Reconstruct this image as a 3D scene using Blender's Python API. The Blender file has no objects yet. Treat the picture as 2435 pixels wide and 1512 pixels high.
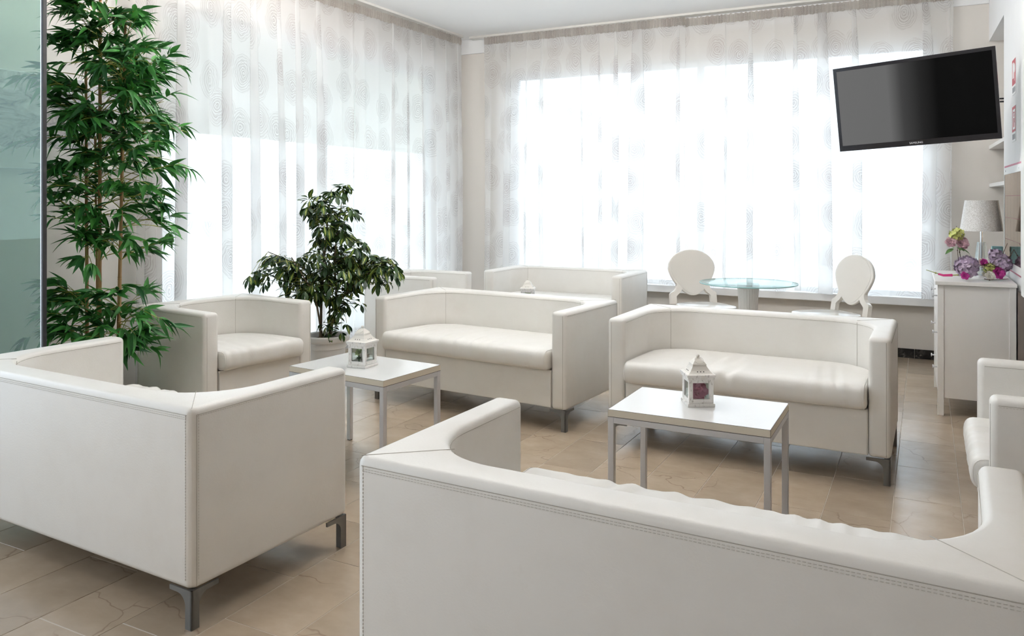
import bpy, bmesh, math, random
from mathutils import Vector, Matrix, Euler
R = math.radians
PI = math.pi
sc = bpy.context.scene
C = sc.collection

# ------------------------------------------------------------------ camera, sky, exposure
# room axes: x runs along the window wall, y runs along the left wall away from the viewer, z up
F_PX, CX, HOR, CAM_H, YAW = 1890.0, 1217.5, 475.0, 1.35, 27.5
cam_d = bpy.data.cameras.new('camera')
cam_d.sensor_fit = 'HORIZONTAL'
cam_d.sensor_width = 36.0
cam_d.lens = 36.0 * F_PX / 2435.0
cam_d.shift_y = -(756.0 - HOR) / 2435.0
cam_d.clip_start = 0.05
cam = bpy.data.objects.new('camera', cam_d)
C.objects.link(cam)
cam.location = (0, 0, CAM_H)
cam.rotation_euler = (R(90), 0, R(YAW))
sc.camera = cam

world = bpy.data.worlds.new('world')
sc.world = world
world.use_nodes = True
bg = world.node_tree.nodes['Background']
bg.inputs[0].default_value = (0.83, 0.92, 1.0, 1)
bg.inputs[1].default_value = 3.5

vs = sc.view_settings
vs.view_transform = 'Standard'
vs.look = 'None'
vs.gamma = 1.0
vs.exposure = 0.42
vs.use_curve_mapping = False
cy = sc.cycles
cy.use_denoising = True
cy.use_light_tree = False
cy.use_adaptive_sampling = True
cy.adaptive_threshold = 0.08
cy.max_bounces = 6
cy.diffuse_bounces = 4
cy.glossy_bounces = 4
cy.transmission_bounces = 6
cy.transparent_max_bounces = 16
cy.caustics_reflective = False
cy.caustics_refractive = False
cy.sample_clamp_indirect = 12.0


# ------------------------------------------------------------------ material helpers
def new_mat(name):
    m = bpy.data.materials.new(name)
    m.use_nodes = True
    nt = m.node_tree
    b = nt.nodes['Principled BSDF']
    return m, nt, b


def N(nt, kind, **kw):
    n = nt.nodes.new(kind)
    for k, v in kw.items():
        setattr(n, k, v)
    return n


def val(nt, n, sock, v):
    if isinstance(v, bpy.types.NodeSocket):
        nt.links.new(v, n.inputs[sock])
    else:
        n.inputs[sock].default_value = v


def math_n(nt, op, a, b=0.0, clamp=False):
    n = N(nt, 'ShaderNodeMath', operation=op, use_clamp=clamp)
    val(nt, n, 0, a)
    val(nt, n, 1, b)
    return n.outputs[0]


def noise(nt, vec, scale, detail=3.0, rough=0.5, dist=0.0):
    n = N(nt, 'ShaderNodeTexNoise')
    if vec is not None:
        nt.links.new(vec, n.inputs['Vector'])
    n.inputs['Scale'].default_value = scale
    n.inputs['Detail'].default_value = detail
    n.inputs['Roughness'].default_value = rough
    n.inputs['Distortion'].default_value = dist
    return n.outputs['Fac']


def ramp(nt, fac, stops):
    n = N(nt, 'ShaderNodeValToRGB')
    el = n.color_ramp.elements
    while len(el) < len(stops):
        el.new(0.5)
    for e, (p, c) in zip(el, stops):
        e.position = p
        e.color = (*c, 1) if len(c) == 3 else c
    nt.links.new(fac, n.inputs[0])
    return n.outputs[0]


def mixc(nt, fac, a, b, mode='MIX'):
    n = N(nt, 'ShaderNodeMix', data_type='RGBA', blend_type=mode)
    val(nt, n, 0, fac)
    for s, v in ((6, a), (7, b)):
        if isinstance(v, bpy.types.NodeSocket):
            nt.links.new(v, n.inputs[s])
        else:
            n.inputs[s].default_value = (*v, 1)
    return n.outputs[2]


def objco(nt):
    return N(nt, 'ShaderNodeTexCoord').outputs['Object']


def bump(nt, b, h, strength, dist=0.01):
    n = N(nt, 'ShaderNodeBump')
    n.inputs['Strength'].default_value = strength
    n.inputs['Distance'].default_value = dist
    nt.links.new(h, n.inputs['Height'])
    nt.links.new(n.outputs[0], b.inputs['Normal'])


def plain(name, col, rough=0.5, metal=0.0, var=0.06, nscale=6.0, bmp=0.0, bscale=60.0, spec=0.5, coat=0.0):
    """procedural paint/metal/plastic: base colour with a slight noise variation and optional fine relief"""
    m, nt, b = new_mat(name)
    co = objco(nt)
    f = noise(nt, co, nscale, 1)
    dark = tuple(c * (1 - var) for c in col)
    lite = tuple(min(1, c * (1 + var * 0.5)) for c in col)
    nt.links.new(mixc(nt, f, dark, lite), b.inputs['Base Color'])
    b.inputs['Roughness'].default_value = rough
    b.inputs['Metallic'].default_value = metal
    b.inputs['Specular IOR Level'].default_value = spec
    b.inputs['Coat Weight'].default_value = coat
    b.inputs['Coat Roughness'].default_value = 0.08
    if bmp:
        bump(nt, b, noise(nt, co, bscale, 1), bmp, 0.004)
    return m


M = {}
M['ceiling'] = plain('ceiling_paint', (0.93, 0.93, 0.93), 0.8, var=0.01, spec=0.2)
M['wall'] = plain('beige_wall_paint', (0.76, 0.72, 0.67), 0.8, var=0.03, nscale=2, bmp=0.05, spec=0.2)
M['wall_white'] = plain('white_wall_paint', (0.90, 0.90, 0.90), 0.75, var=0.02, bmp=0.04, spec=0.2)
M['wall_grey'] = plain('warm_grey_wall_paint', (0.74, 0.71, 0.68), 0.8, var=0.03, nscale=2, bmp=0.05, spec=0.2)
M['sill'] = plain('white_sill_paint', (0.88, 0.89, 0.90), 0.35, var=0.02)
M['frame_white'] = plain('white_window_frame', (0.85, 0.86, 0.87), 0.4, var=0.02)
M['grout'] = plain('floor_grout', (0.60, 0.53, 0.45), 0.7, var=0.1, nscale=20)
M['steel'] = plain('satin_steel', (0.66, 0.66, 0.68), 0.40, 0.45, var=0.05)
M['leg_steel'] = plain('brushed_grey_steel', (0.20, 0.195, 0.185), 0.42, 0.6, var=0.08)
M['laminate'] = plain('white_laminate', (0.86, 0.86, 0.85), 0.16, var=0.015, spec=0.6)
M['edge_band'] = plain('ivory_edge_band', (0.72, 0.66, 0.55), 0.4, var=0.04)
M['chest_white'] = plain('white_lacquered_board', (0.90, 0.88, 0.85), 0.38, var=0.02)
M['plastic_white'] = plain('glossy_white_plastic', (0.82, 0.79, 0.74), 0.12, var=0.015, spec=0.6)
M['ped'] = plain('white_fluted_plastic', (0.80, 0.75, 0.73), 0.35, var=0.02)
M['tv_black'] = plain('gloss_black_bezel', (0.012, 0.012, 0.016), 0.12, var=0.1, spec=0.6)
M['black'] = plain('black_rubber', (0.02, 0.02, 0.022), 0.5, var=0.1)
M['logo'] = plain('pale_lettering', (0.75, 0.75, 0.76), 0.4, var=0.02)
M['red'] = plain('red_sign_ink', (0.48, 0.02, 0.04), 0.45, var=0.04)
M['pink_frame'] = plain('rose_pink_frame', (0.50, 0.09, 0.17), 0.4, var=0.08)
M['sign_white'] = plain('white_sign_ink', (0.86, 0.86, 0.85), 0.45, var=0.02)
M['sign_grey'] = plain('grey_sign_ink', (0.35, 0.36, 0.38), 0.5, var=0.1)
M['dark_brown'] = plain('dark_brown_finish', (0.06, 0.035, 0.025), 0.45, var=0.3, nscale=14)
M['bounce_brown'] = plain('brown_bounce_wall', (0.30, 0.20, 0.12), 0.5, var=0.25, nscale=5)  # unseen side wall, brown picked to cut and warm the bounced light
M['pot'] = plain('white_plastic_pot', (0.84, 0.83, 0.81), 0.45, var=0.02)
M['thread'] = plain('grey_beige_thread', (0.58, 0.55, 0.50), 0.7, var=0.05)
M['seam'] = plain('dark_seam_thread', (0.44, 0.41, 0.36), 0.8, var=0.05)  # seams a darker beige than the stitching
M['twig'] = plain('brown_twig_bark', (0.13, 0.085, 0.06), 0.8, var=0.4, nscale=40)
M['ribbon'] = plain('magenta_ribbon', (0.62, 0.03, 0.20), 0.5, var=0.15, nscale=30)
M['chrome'] = plain('polished_chrome', (0.80, 0.80, 0.82), 0.08, 1.0, var=0.02)
M['orange'] = plain('orange_glaze', (0.70, 0.28, 0.10), 0.4, var=0.1)
M['teal'] = plain('pale_teal_card', (0.32, 0.58, 0.60), 0.6, var=0.05)
M['greentwig'] = plain('yellow_green_stem', (0.34, 0.36, 0.07), 0.6, var=0.2, nscale=30)
M['bark'] = plain('grey_brown_stem_bark', (0.16, 0.12, 0.07), 0.8, var=0.4, nscale=30, bmp=0.3)
M['soil'] = plain('dark_potting_soil', (0.05, 0.025, 0.02), 0.9, var=0.6, nscale=60, bmp=0.8)
M['clip'] = plain('curtain_rail_enamel', (0.70, 0.68, 0.64), 0.4, var=0.04)
M['pavement'] = plain('pale_pavement', (0.60, 0.59, 0.57), 0.8, var=0.12, nscale=1.5)
M['render'] = plain('pale_wall_render', (0.80, 0.82, 0.85), 0.8, var=0.05, nscale=0.4)
M['awning'] = plain('cream_awning_cloth', (0.80, 0.78, 0.72), 0.8, var=0.05)
M['succ_green'] = plain('pale_green_succulent', (0.50, 0.64, 0.26), 0.5, var=0.2, nscale=18)
M['succ_dark'] = plain('dark_green_succulent', (0.10, 0.18, 0.08), 0.5, var=0.3, nscale=18)
M['succ_pink'] = plain('peach_pink_succulent', (0.72, 0.50, 0.42), 0.5, var=0.2, nscale=18)


def mat_leather():
    m, nt, b = new_mat('white_leather')
    co = objco(nt)
    f = noise(nt, co, 7.0, 4, 0.6)
    col = ramp(nt, f, [(0.28, (0.79, 0.765, 0.72)), (0.55, (0.815, 0.795, 0.755)), (0.70, (0.815, 0.795, 0.755)), (0.78, (0.77, 0.74, 0.69))])
    nt.links.new(col, b.inputs['Base Color'])
    b.inputs['Roughness'].default_value = 0.40
    b.inputs['Specular IOR Level'].default_value = 0.45
    bump(nt, b, noise(nt, co, 150, 1), 0.10, 0.003)
    return m


def mat_marble():
    m, nt, b = new_mat('beige_marble_tile')
    co = objco(nt)
    oi = N(nt, 'ShaderNodeObjectInfo')
    off = N(nt, 'ShaderNodeVectorMath', operation='SCALE')
    comb = N(nt, 'ShaderNodeCombineXYZ')
    rnd = oi.outputs['Random']
    nt.links.new(rnd, comb.inputs[0])
    nt.links.new(math_n(nt, 'FRACT', math_n(nt, 'MULTIPLY', rnd, 17.3)), comb.inputs[1])
    nt.links.new(math_n(nt, 'FRACT', math_n(nt, 'MULTIPLY', rnd, 71.7)), comb.inputs[2])
    nt.links.new(comb.outputs[0], off.inputs[0])
    off.inputs['Scale'].default_value = 40.0
    add = N(nt, 'ShaderNodeVectorMath', operation='ADD')
    nt.links.new(co, add.inputs[0])
    nt.links.new(off.outputs[0], add.inputs[1])
    p = add.outputs[0]
    mp = N(nt, 'ShaderNodeMapping')
    mp.inputs['Scale'].default_value = (1.0, 1.5, 1.0)
    mp.inputs['Rotation'].default_value = (0, 0, 0.25)
    nt.links.new(p, mp.inputs['Vector'])
    ps = mp.outputs[0]
    base = ramp(nt, noise(nt, ps, 4.0, 4, 0.62), [(0.25, (0.34, 0.265, 0.19)), (0.55, (0.41, 0.325, 0.24)), (0.80, (0.48, 0.39, 0.30))])
    tone = N(nt, 'ShaderNodeMapRange')
    nt.links.new(rnd, tone.inputs[0])
    tone.inputs[3].default_value = 0.88
    tone.inputs[4].default_value = 1.08
    hsv = N(nt, 'ShaderNodeHueSaturation')
    nt.links.new(base, hsv.inputs['Color'])
    nt.links.new(tone.outputs[0], hsv.inputs['Value'])
    # crack veins
    nz = N(nt, 'ShaderNodeTexNoise')
    nz.inputs['Scale'].default_value = 6.0
    nz.inputs['Detail'].default_value = 3
    nt.links.new(p, nz.inputs['Vector'])
    dis = N(nt, 'ShaderNodeVectorMath', operation='MULTIPLY_ADD')
    nt.links.new(nz.outputs['Color'], dis.inputs[0])
    dis.inputs[1].default_value = (0.16, 0.16, 0.16)
    nt.links.new(p, dis.inputs[2])
    v = N(nt, 'ShaderNodeTexVoronoi', feature='DISTANCE_TO_EDGE')
    v.inputs['Scale'].default_value = 2.3
    nt.links.new(dis.outputs[0], v.inputs['Vector'])
    line = ramp(nt, v.outputs['Distance'], [(0.0, (1, 1, 1)), (0.010, (0, 0, 0))])
    mask = ramp(nt, noise(nt, p, 3.0, 0), [(0.50, (0, 0, 0)), (0.62, (1, 1, 1))])
    vein = math_n(nt, 'MULTIPLY', math_n(nt, 'MULTIPLY', line, mask), 0.6)
    col = mixc(nt, vein, hsv.outputs[0], (0.20, 0.13, 0.09))
    nt.links.new(col, b.inputs['Base Color'])
    b.inputs['Specular IOR Level'].default_value = 0.55
    rr = N(nt, 'ShaderNodeMapRange')
    nt.links.new(nz.outputs['Fac'], rr.inputs[0])
    rr.inputs[3].default_value = 0.16
    rr.inputs[4].default_value = 0.30
    nt.links.new(rr.outputs[0], b.inputs['Roughness'])
    return m


def mat_black_marble():
    m, nt, b = new_mat('black_veined_marble')
    co = objco(nt)
    f = noise(nt, co, 22, 6, 0.7, 1.2)
    nt.links.new(ramp(nt, f, [(0.5, (0.008, 0.008, 0.009)), (0.62, (0.06, 0.055, 0.05)), (0.74, (0.45, 0.42, 0.38))]), b.inputs['Base Color'])
    b.inputs['Roughness'].default_value = 0.2
    return m


def mat_sheer(name, dens, header=False):
    """sheer curtain cloth with scribbled rings, in unrolled cloth coordinates (uv in metres)"""
    m, nt, b = new_mat(name)
    nt.nodes.remove(b)
    out = nt.nodes['Material Output']
    uv = N(nt, 'ShaderNodeTexCoord').outputs['UV']
    nz = N(nt, 'ShaderNodeTexNoise')
    nz.inputs['Scale'].default_value = 9.0
    nz.inputs['Detail'].default_value = 1
    nt.links.new(uv, nz.inputs['Vector'])
    sub = N(nt, 'ShaderNodeVectorMath', operation='SUBTRACT')
    nt.links.new(nz.outputs['Color'], sub.inputs[0])
    sub.inputs[1].default_value = (0.5, 0.5, 0.5)
    dis = N(nt, 'ShaderNodeVectorMath', operation='MULTIPLY_ADD')
    nt.links.new(sub.outputs[0], dis.inputs[0])
    dis.inputs[1].default_value = (0.055, 0.055, 0)
    nt.links.new(uv, dis.inputs[2])
    v = N(nt, 'ShaderNodeTexVoronoi', voronoi_dimensions='2D', feature='F1')
    v.inputs['Scale'].default_value = 2.75
    v.inputs['Randomness'].default_value = 0.6
    nt.links.new(dis.outputs[0], v.inputs['Vector'])
    d = v.outputs['Distance']
    wob = math_n(nt, 'MULTIPLY', nz.outputs['Fac'], 9.0)
    s1 = math_n(nt, 'SINE', math_n(nt, 'ADD', math_n(nt, 'MULTIPLY', d, 105.0), wob))
    s2 = math_n(nt, 'SINE', math_n(nt, 'ADD', math_n(nt, 'MULTIPLY', d, 158.0), math_n(nt, 'MULTIPLY', wob, -1.7)))
    l1 = math_n(nt, 'GREATER_THAN', s1, 0.62)
    l2 = math_n(nt, 'GREATER_THAN', s2, 0.74)
    lines = math_n(nt, 'MAXIMUM', l1, l2)
    inside = math_n(nt, 'LESS_THAN', d, 0.40)
    fade = math_n(nt, 'SUBTRACT', 1.15, math_n(nt, 'MULTIPLY', d, 1.6), clamp=True)
    pat = math_n(nt, 'MULTIPLY', math_n(nt, 'MULTIPLY', lines, inside), fade)
    sp = N(nt, 'ShaderNodeSeparateColor')
    nt.links.new(v.outputs['Color'], sp.inputs[0])
    tint = mixc(nt, sp.outputs[0], (0.24, 0.22, 0.22), (0.34, 0.25, 0.25))
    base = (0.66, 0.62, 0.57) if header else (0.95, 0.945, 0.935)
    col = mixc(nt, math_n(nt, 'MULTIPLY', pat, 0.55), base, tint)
    tr = N(nt, 'ShaderNodeBsdfTransparent')
    tl = N(nt, 'ShaderNodeBsdfTranslucent')
    df = N(nt, 'ShaderNodeBsdfDiffuse')
    nt.links.new(col, tl.inputs[0])
    nt.links.new(col, df.inputs[0])
    m1 = N(nt, 'ShaderNodeMixShader')
    m1.inputs[0].default_value = 0.30
    nt.links.new(tl.outputs[0], m1.inputs[1])
    nt.links.new(df.outputs[0], m1.inputs[2])
    m2 = N(nt, 'ShaderNodeMixShader')
    dd = math_n(nt, 'ADD', dens, math_n(nt, 'MULTIPLY', pat, 0.12), clamp=True)
    nt.links.new(dd, m2.inputs[0])
    nt.links.new(tr.outputs[0], m2.inputs[1])
    nt.links.new(m1.outputs[0], m2.inputs[2])
    nt.links.new(m2.outputs[0], out.inputs[0])
    return m


def mat_clear(name, tint, refl, rough=0.0, graze=0.5):
    """thin clear pane: tinted see-through with a mirror share that grows at grazing angles"""
    m, nt, b = new_mat(name)
    nt.nodes.remove(b)
    out = nt.nodes['Material Output']
    tr = N(nt, 'ShaderNodeBsdfTransparent')
    tex = noise(nt, objco(nt), 1.5, 0)
    nt.links.new(mixc(nt, tex, tuple(c * 0.97 for c in tint), tint), tr.inputs[0])
    gl = N(nt, 'ShaderNodeBsdfGlossy')
    gl.inputs['Roughness'].default_value = rough
    gl.inputs[0].default_value = (0.9, 0.95, 0.93, 1)
    lw = N(nt, 'ShaderNodeLayerWeight')
    lw.inputs[0].default_value = 0.25
    fac = math_n(nt, 'ADD', refl, math_n(nt, 'MULTIPLY', lw.outputs['Fresnel'], graze), clamp=True)
    mx = N(nt, 'ShaderNodeMixShader')
    nt.links.new(fac, mx.inputs[0])
    nt.links.new(tr.outputs[0], mx.inputs[1])
    nt.links.new(gl.outputs[0], mx.inputs[2])
    nt.links.new(mx.outputs[0], out.inputs[0])
    return m


def mat_leaf(name, dark, lite, varieg=None, rough=0.38, transl=0.25):
    m, nt, b = new_mat(name)
    out = nt.nodes['Material Output']
    co = objco(nt)
    geo = N(nt, 'ShaderNodeNewGeometry')
    oi = N(nt, 'ShaderNodeObjectInfo')
    f = math_n(nt, 'FRACT', math_n(nt, 'ADD', geo.outputs['Random Per Island'], oi.outputs['Random']))
    col = mixc(nt, f, dark, lite)
    if varieg:
        g = N(nt, 'ShaderNodeTexCoord').outputs['UV']
        sx = N(nt, 'ShaderNodeSeparateXYZ')
        nt.links.new(g, sx.inputs[0])
        # yellow feathering along the midrib, stronger on some leaflets
        mid = math_n(nt, 'ABSOLUTE', math_n(nt, 'SUBTRACT', sx.outputs[0], 0.5))
        nn = N(nt, 'ShaderNodeTexNoise')
        nn.inputs['Scale'].default_value = 7.0
        nt.links.new(g, nn.inputs['Vector'])
        q = math_n(nt, 'ADD', mid, math_n(nt, 'MULTIPLY', math_n(nt, 'SUBTRACT', nn.outputs['Fac'], 0.5), 0.45))
        on = math_n(nt, 'MULTIPLY', math_n(nt, 'LESS_THAN', q, 0.12), math_n(nt, 'GREATER_THAN', f, 0.62))
        col = mixc(nt, math_n(nt, 'MULTIPLY', on, 0.85), col, varieg)
    nt.links.new(col, b.inputs['Base Color'])
    b.inputs['Roughness'].default_value = rough
    b.inputs['Specular IOR Level'].default_value = 0.4
    tl = N(nt, 'ShaderNodeBsdfTranslucent')
    nt.links.new(col, tl.inputs[0])
    mx = N(nt, 'ShaderNodeMixShader')
    mx.inputs[0].default_value = transl
    nt.links.new(b.outputs[0], mx.inputs[1])
    nt.links.new(tl.outputs[0], mx.inputs[2])
    nt.links.new(mx.outputs[0], out.inputs[0])
    return m


def mat_cane():
    m, nt, b = new_mat('tan_bamboo_cane')
    co = objco(nt)
    mp = N(nt, 'ShaderNodeMapping')
    mp.inputs['Scale'].default_value = (40, 40, 3)
    nt.links.new(co, mp.inputs['Vector'])
    nt.links.new(ramp(nt, noise(nt, mp.outputs[0], 1.0, 5), [(0.3, (0.30, 0.16, 0.07)), (0.55, (0.46, 0.27, 0.12)), (0.75, (0.55, 0.37, 0.18))]), b.inputs['Base Color'])
    b.inputs['Roughness'].default_value = 0.4
    return m


def mat_distressed():
    m, nt, b = new_mat('distressed_white_wood')
    co = objco(nt)
    mp = N(nt, 'ShaderNodeMapping')
    mp.inputs['Scale'].default_value = (1, 1, 0.35)
    nt.links.new(co, mp.inputs['Vector'])
    f = ramp(nt, noise(nt, mp.outputs[0], 75, 6, 0.7), [(0.55, (0, 0, 0)), (0.63, (1, 1, 1))])
    nt.links.new(mixc(nt, math_n(nt, 'MULTIPLY', f, 0.7), (0.84, 0.82, 0.79), (0.33, 0.29, 0.26)), b.inputs['Base Color'])
    b.inputs['Roughness'].default_value = 0.6
    return m


def mat_petal(name, a, bcol):
    m, nt, b = new_mat(name)
    f = noise(nt, objco(nt), 45, 3)
    geo = N(nt, 'ShaderNodeNewGeometry')
    f2 = math_n(nt, 'MULTIPLY', math_n(nt, 'ADD', f, geo.outputs['Random Per Island']), 0.5)
    nt.links.new(mixc(nt, f2, a, bcol), b.inputs['Base Color'])
    b.inputs['Roughness'].default_value = 0.65
    return m


def mat_glitter():
    m, nt, b = new_mat('silver_glitter_fabric')
    co = objco(nt)
    v = N(nt, 'ShaderNodeTexVoronoi')
    v.inputs['Scale'].default_value = 380
    nt.links.new(co, v.inputs['Vector'])
    sp = N(nt, 'ShaderNodeSeparateColor')
    nt.links.new(v.outputs['Color'], sp.inputs[0])
    nt.links.new(ramp(nt, sp.outputs[0], [(0.0, (0.58, 0.55, 0.52)), (0.5, (0.82, 0.80, 0.78)), (1.0, (0.97, 0.96, 0.95))]), b.inputs['Base Color'])
    nt.links.new(math_n(nt, 'MULTIPLY', math_n(nt, 'GREATER_THAN', sp.outputs[1], 0.8), 0.7), b.inputs['Metallic'])
    b.inputs['Roughness'].default_value = 0.35
    bump(nt, b, sp.outputs[2], 0.6, 0.002)
    return m


def mat_screen():
    """screen emission: a grey field on the left running into black"""
    m, nt, b = new_mat('television_gradient')
    m.cycles.emission_sampling = 'NONE'
    co = N(nt, 'ShaderNodeTexCoord').outputs['UV']
    sx = N(nt, 'ShaderNodeSeparateXYZ')
    nt.links.new(co, sx.inputs[0])
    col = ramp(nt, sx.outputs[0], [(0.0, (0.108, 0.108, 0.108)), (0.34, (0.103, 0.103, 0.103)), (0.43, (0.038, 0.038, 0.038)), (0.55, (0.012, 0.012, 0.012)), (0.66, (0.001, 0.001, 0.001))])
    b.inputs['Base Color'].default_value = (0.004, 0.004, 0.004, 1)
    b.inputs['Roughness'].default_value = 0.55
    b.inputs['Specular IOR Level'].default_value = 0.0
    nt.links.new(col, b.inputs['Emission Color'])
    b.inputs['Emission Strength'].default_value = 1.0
    return m


def mat_artwork():
    m, nt, b = new_mat('grey_abstract_print')
    co = N(nt, 'ShaderNodeTexCoord').outputs['UV']
    f = ramp(nt, noise(nt, co, 5.0, 9, 0.72, 1.5), [(0.36, (0.10, 0.10, 0.12)), (0.5, (0.50, 0.50, 0.52)), (0.62, (0.72, 0.71, 0.70))])
    sx = N(nt, 'ShaderNodeSeparateXYZ')
    nt.links.new(co, sx.inputs[0])
    low = math_n(nt, 'GREATER_THAN', sx.outputs[1], math_n(nt, 'ADD', 0.14, math_n(nt, 'MULTIPLY', noise(nt, co, 9, 4), 0.16)))
    nt.links.new(mixc(nt, low, (0.72, 0.71, 0.69), f), b.inputs['Base Color'])
    b.inputs['Roughness'].default_value = 0.7
    return m


def mat_emit(name, col, s):
    m, nt, b = new_mat(name)
    b.inputs['Base Color'].default_value = (0.9, 0.9, 0.88, 1)
    f = noise(nt, objco(nt), 2.0, 1)
    nt.links.new(mixc(nt, f, tuple(c * 0.98 for c in col), col), b.inputs['Emission Color'])
    b.inputs['Emission Strength'].default_value = s
    return m


def mat_bronze():
    m, nt, b = new_mat('bronze_tinted_mirror')
    f = noise(nt, objco(nt), 3, 2)
    nt.links.new(mixc(nt, f, (0.62, 0.47, 0.34), (0.68, 0.53, 0.39)), b.inputs['Base Color'])
    b.inputs['Metallic'].default_value = 1.0
    b.inputs['Roughness'].default_value = 0.06
    return m


M['leather'] = mat_leather()
M['marble'] = mat_marble()
M['black_marble'] = mat_black_marble()
M['sheer'] = mat_sheer('printed_sheer_voile', 0.63)
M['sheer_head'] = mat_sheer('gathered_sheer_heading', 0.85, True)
M['pane'] = mat_clear('clear_window_pane', (0.97, 0.985, 0.99), 0.02)
M['dimming_pane'] = mat_clear('grey_dimming_glass', (0.86, 0.89, 0.92), 0.03)  # entrance glass, tint added to hold back the daylight
M['green_glass'] = mat_clear('green_tinted_screen_glass', (0.62, 0.71, 0.64), 0.03, 0.0, 0.10)
M['table_glass'] = mat_clear('clear_table_glass', (0.86, 0.95, 0.95), 0.10)
M['glass_edge'] = plain('aqua_glass_edge', (0.42, 0.72, 0.72), 0.15, var=0.1)
M['lantern_glass'] = mat_clear('clear_lantern_glass', (0.95, 0.97, 0.96), 0.03)
M['crystal'] = mat_clear('clear_crystal', (0.90, 0.92, 0.94), 0.25, 0.05)
M['bamboo_leaf'] = mat_leaf('bamboo_leaf', (0.018, 0.105, 0.030), (0.075, 0.31, 0.055), None, 0.42, 0.18)
M['scheff_leaf'] = mat_leaf('umbrella_tree_leaflet', (0.012, 0.036, 0.014), (0.06, 0.13, 0.025), (0.42, 0.44, 0.09), 0.32, 0.22)
M['cane'] = mat_cane()
M['distressed'] = mat_distressed()
M['enamel'] = plain('cream_enamelled_tin', (0.84, 0.81, 0.75), 0.4, var=0.05, nscale=20)
M['rose_pink'] = mat_petal('raspberry_pink_petal', (0.58, 0.13, 0.25), (0.76, 0.34, 0.46))
M['rose_dusty'] = mat_petal('dusty_mauve_petal', (0.48, 0.25, 0.32), (0.62, 0.42, 0.45))
M['rose_magenta'] = mat_petal('magenta_petal', (0.42, 0.02, 0.22), (0.58, 0.06, 0.34))
M['rose_cream'] = mat_petal('cream_petal', (0.80, 0.76, 0.64), (0.86, 0.84, 0.78))
M['rose_blush'] = mat_petal('blush_petal', (0.82, 0.62, 0.56), (0.86, 0.72, 0.68))
M['hyd_lilac'] = mat_petal('lilac_floret', (0.36, 0.25, 0.42), (0.60, 0.50, 0.60))
M['hyd_lime'] = mat_petal('lime_floret', (0.46, 0.50, 0.10), (0.68, 0.70, 0.28))
M['flower_leaf'] = mat_petal('bouquet_leaf', (0.05, 0.13, 0.03), (0.12, 0.26, 0.07))
M['plum_leaf'] = mat_petal('plum_leaf', (0.11, 0.04, 0.06), (0.20, 0.08, 0.10))
M['glitter'] = mat_glitter()
M['screen'] = mat_screen()
M['artwork'] = mat_artwork()
M['bronze'] = mat_bronze()
M['fill_panel'] = mat_emit('ceiling_fill_glow', (1.0, 0.96, 0.91), 10.0)  # this and the next two glow for the added fill lights
M['fill_warm'] = mat_emit('warm_ceiling_fill_glow', (1.0, 0.70, 0.40), 6.0)
M['strip'] = mat_emit('fill_strip_glow', (1.0, 0.985, 0.97), 48.0)


# ------------------------------------------------------------------ mesh helpers
def finish(bm, smooth=False, angle=None):
    me = bpy.data.meshes.new('mesh')
    bmesh.ops.recalc_face_normals(bm, faces=bm.faces)
    bm.to_mesh(me)
    bm.free()
    if smooth:
        for p in me.polygons:
            p.use_smooth = True
        if angle is not None:
            me.set_sharp_from_angle(angle=R(angle))
    return me


def obj(name, me, mat, parent=None, smooth=False, angle=35, loc=None, rot=None):
    if isinstance(me, bmesh.types.BMesh):
        me = finish(me, smooth, angle)
    me.name = name
    if mat is not None and not me.materials:
        me.materials.append(M[mat] if isinstance(mat, str) else mat)
    o = bpy.data.objects.new(name, me)
    C.objects.link(o)
    if parent is not None:
        o.parent = parent
    if loc is not None:
        o.location = loc
    if rot is not None:
        o.rotation_euler = rot
    return o


def tag(o, label, cat, group=None):
    o['label'] = label
    o['category'] = cat
    if group:
        o['group'] = group
    return o


def thing(name, label, cat, loc=(0, 0, 0), rotz=0.0, group=None):
    o = bpy.data.objects.new(name, None)
    o.empty_display_size = 0.1
    C.objects.link(o)
    o.location = loc
    o.rotation_euler = (0, 0, rotz)
    return tag(o, label, cat, group)


def struct(name, me, mat, parent=None, **kw):
    o = obj(name, me, mat, parent, **kw)
    if parent is None:
        o['kind'] = 'structure'
    return o


def stuff(o):
    o['kind'] = 'stuff'
    return o


def dup(o, parent=None):
    c = o.copy()
    C.objects.link(c)
    c.parent = parent
    for ch in list(o.children):
        dup(ch, c)
    return c


def bx(bm, x0, x1, y0, y1, z0, z1, mat=None):
    vs_ = [bm.verts.new((x, y, z)) for z in (z0, z1) for y in (y0, y1) for x in (x0, x1)]
    for f in ((0, 1, 3, 2), (4, 6, 7, 5), (0, 4, 5, 1), (2, 3, 7, 6), (0, 2, 6, 4), (1, 5, 7, 3)):
        bm.faces.new([vs_[i] for i in f])
    if mat is not None:
        bmesh.ops.transform(bm, matrix=mat, verts=vs_)
    return vs_


def box(x0, x1, y0, y1, z0, z1, bev=0.0, seg=2):
    bm = bmesh.new()
    bx(bm, x0, x1, y0, y1, z0, z1)
    if bev:
        bmesh.ops.bevel(bm, geom=bm.edges[:], offset=bev, segments=seg, profile=0.5, affect='EDGES')
    return bm


def prism(bm, pts, z0, z1, mat=None):
    lo = [bm.verts.new((x, y, z0)) for x, y in pts]
    hi = [bm.verts.new((x, y, z1)) for x, y in pts]
    n = len(pts)
    bm.faces.new(list(reversed(lo)))
    bm.faces.new(hi)
    for i in range(n):
        j = (i + 1) % n
        bm.faces.new((lo[i], lo[j], hi[j], hi[i]))
    if mat is not None:
        bmesh.ops.transform(bm, matrix=mat, verts=lo + hi)
    return lo + hi


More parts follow.
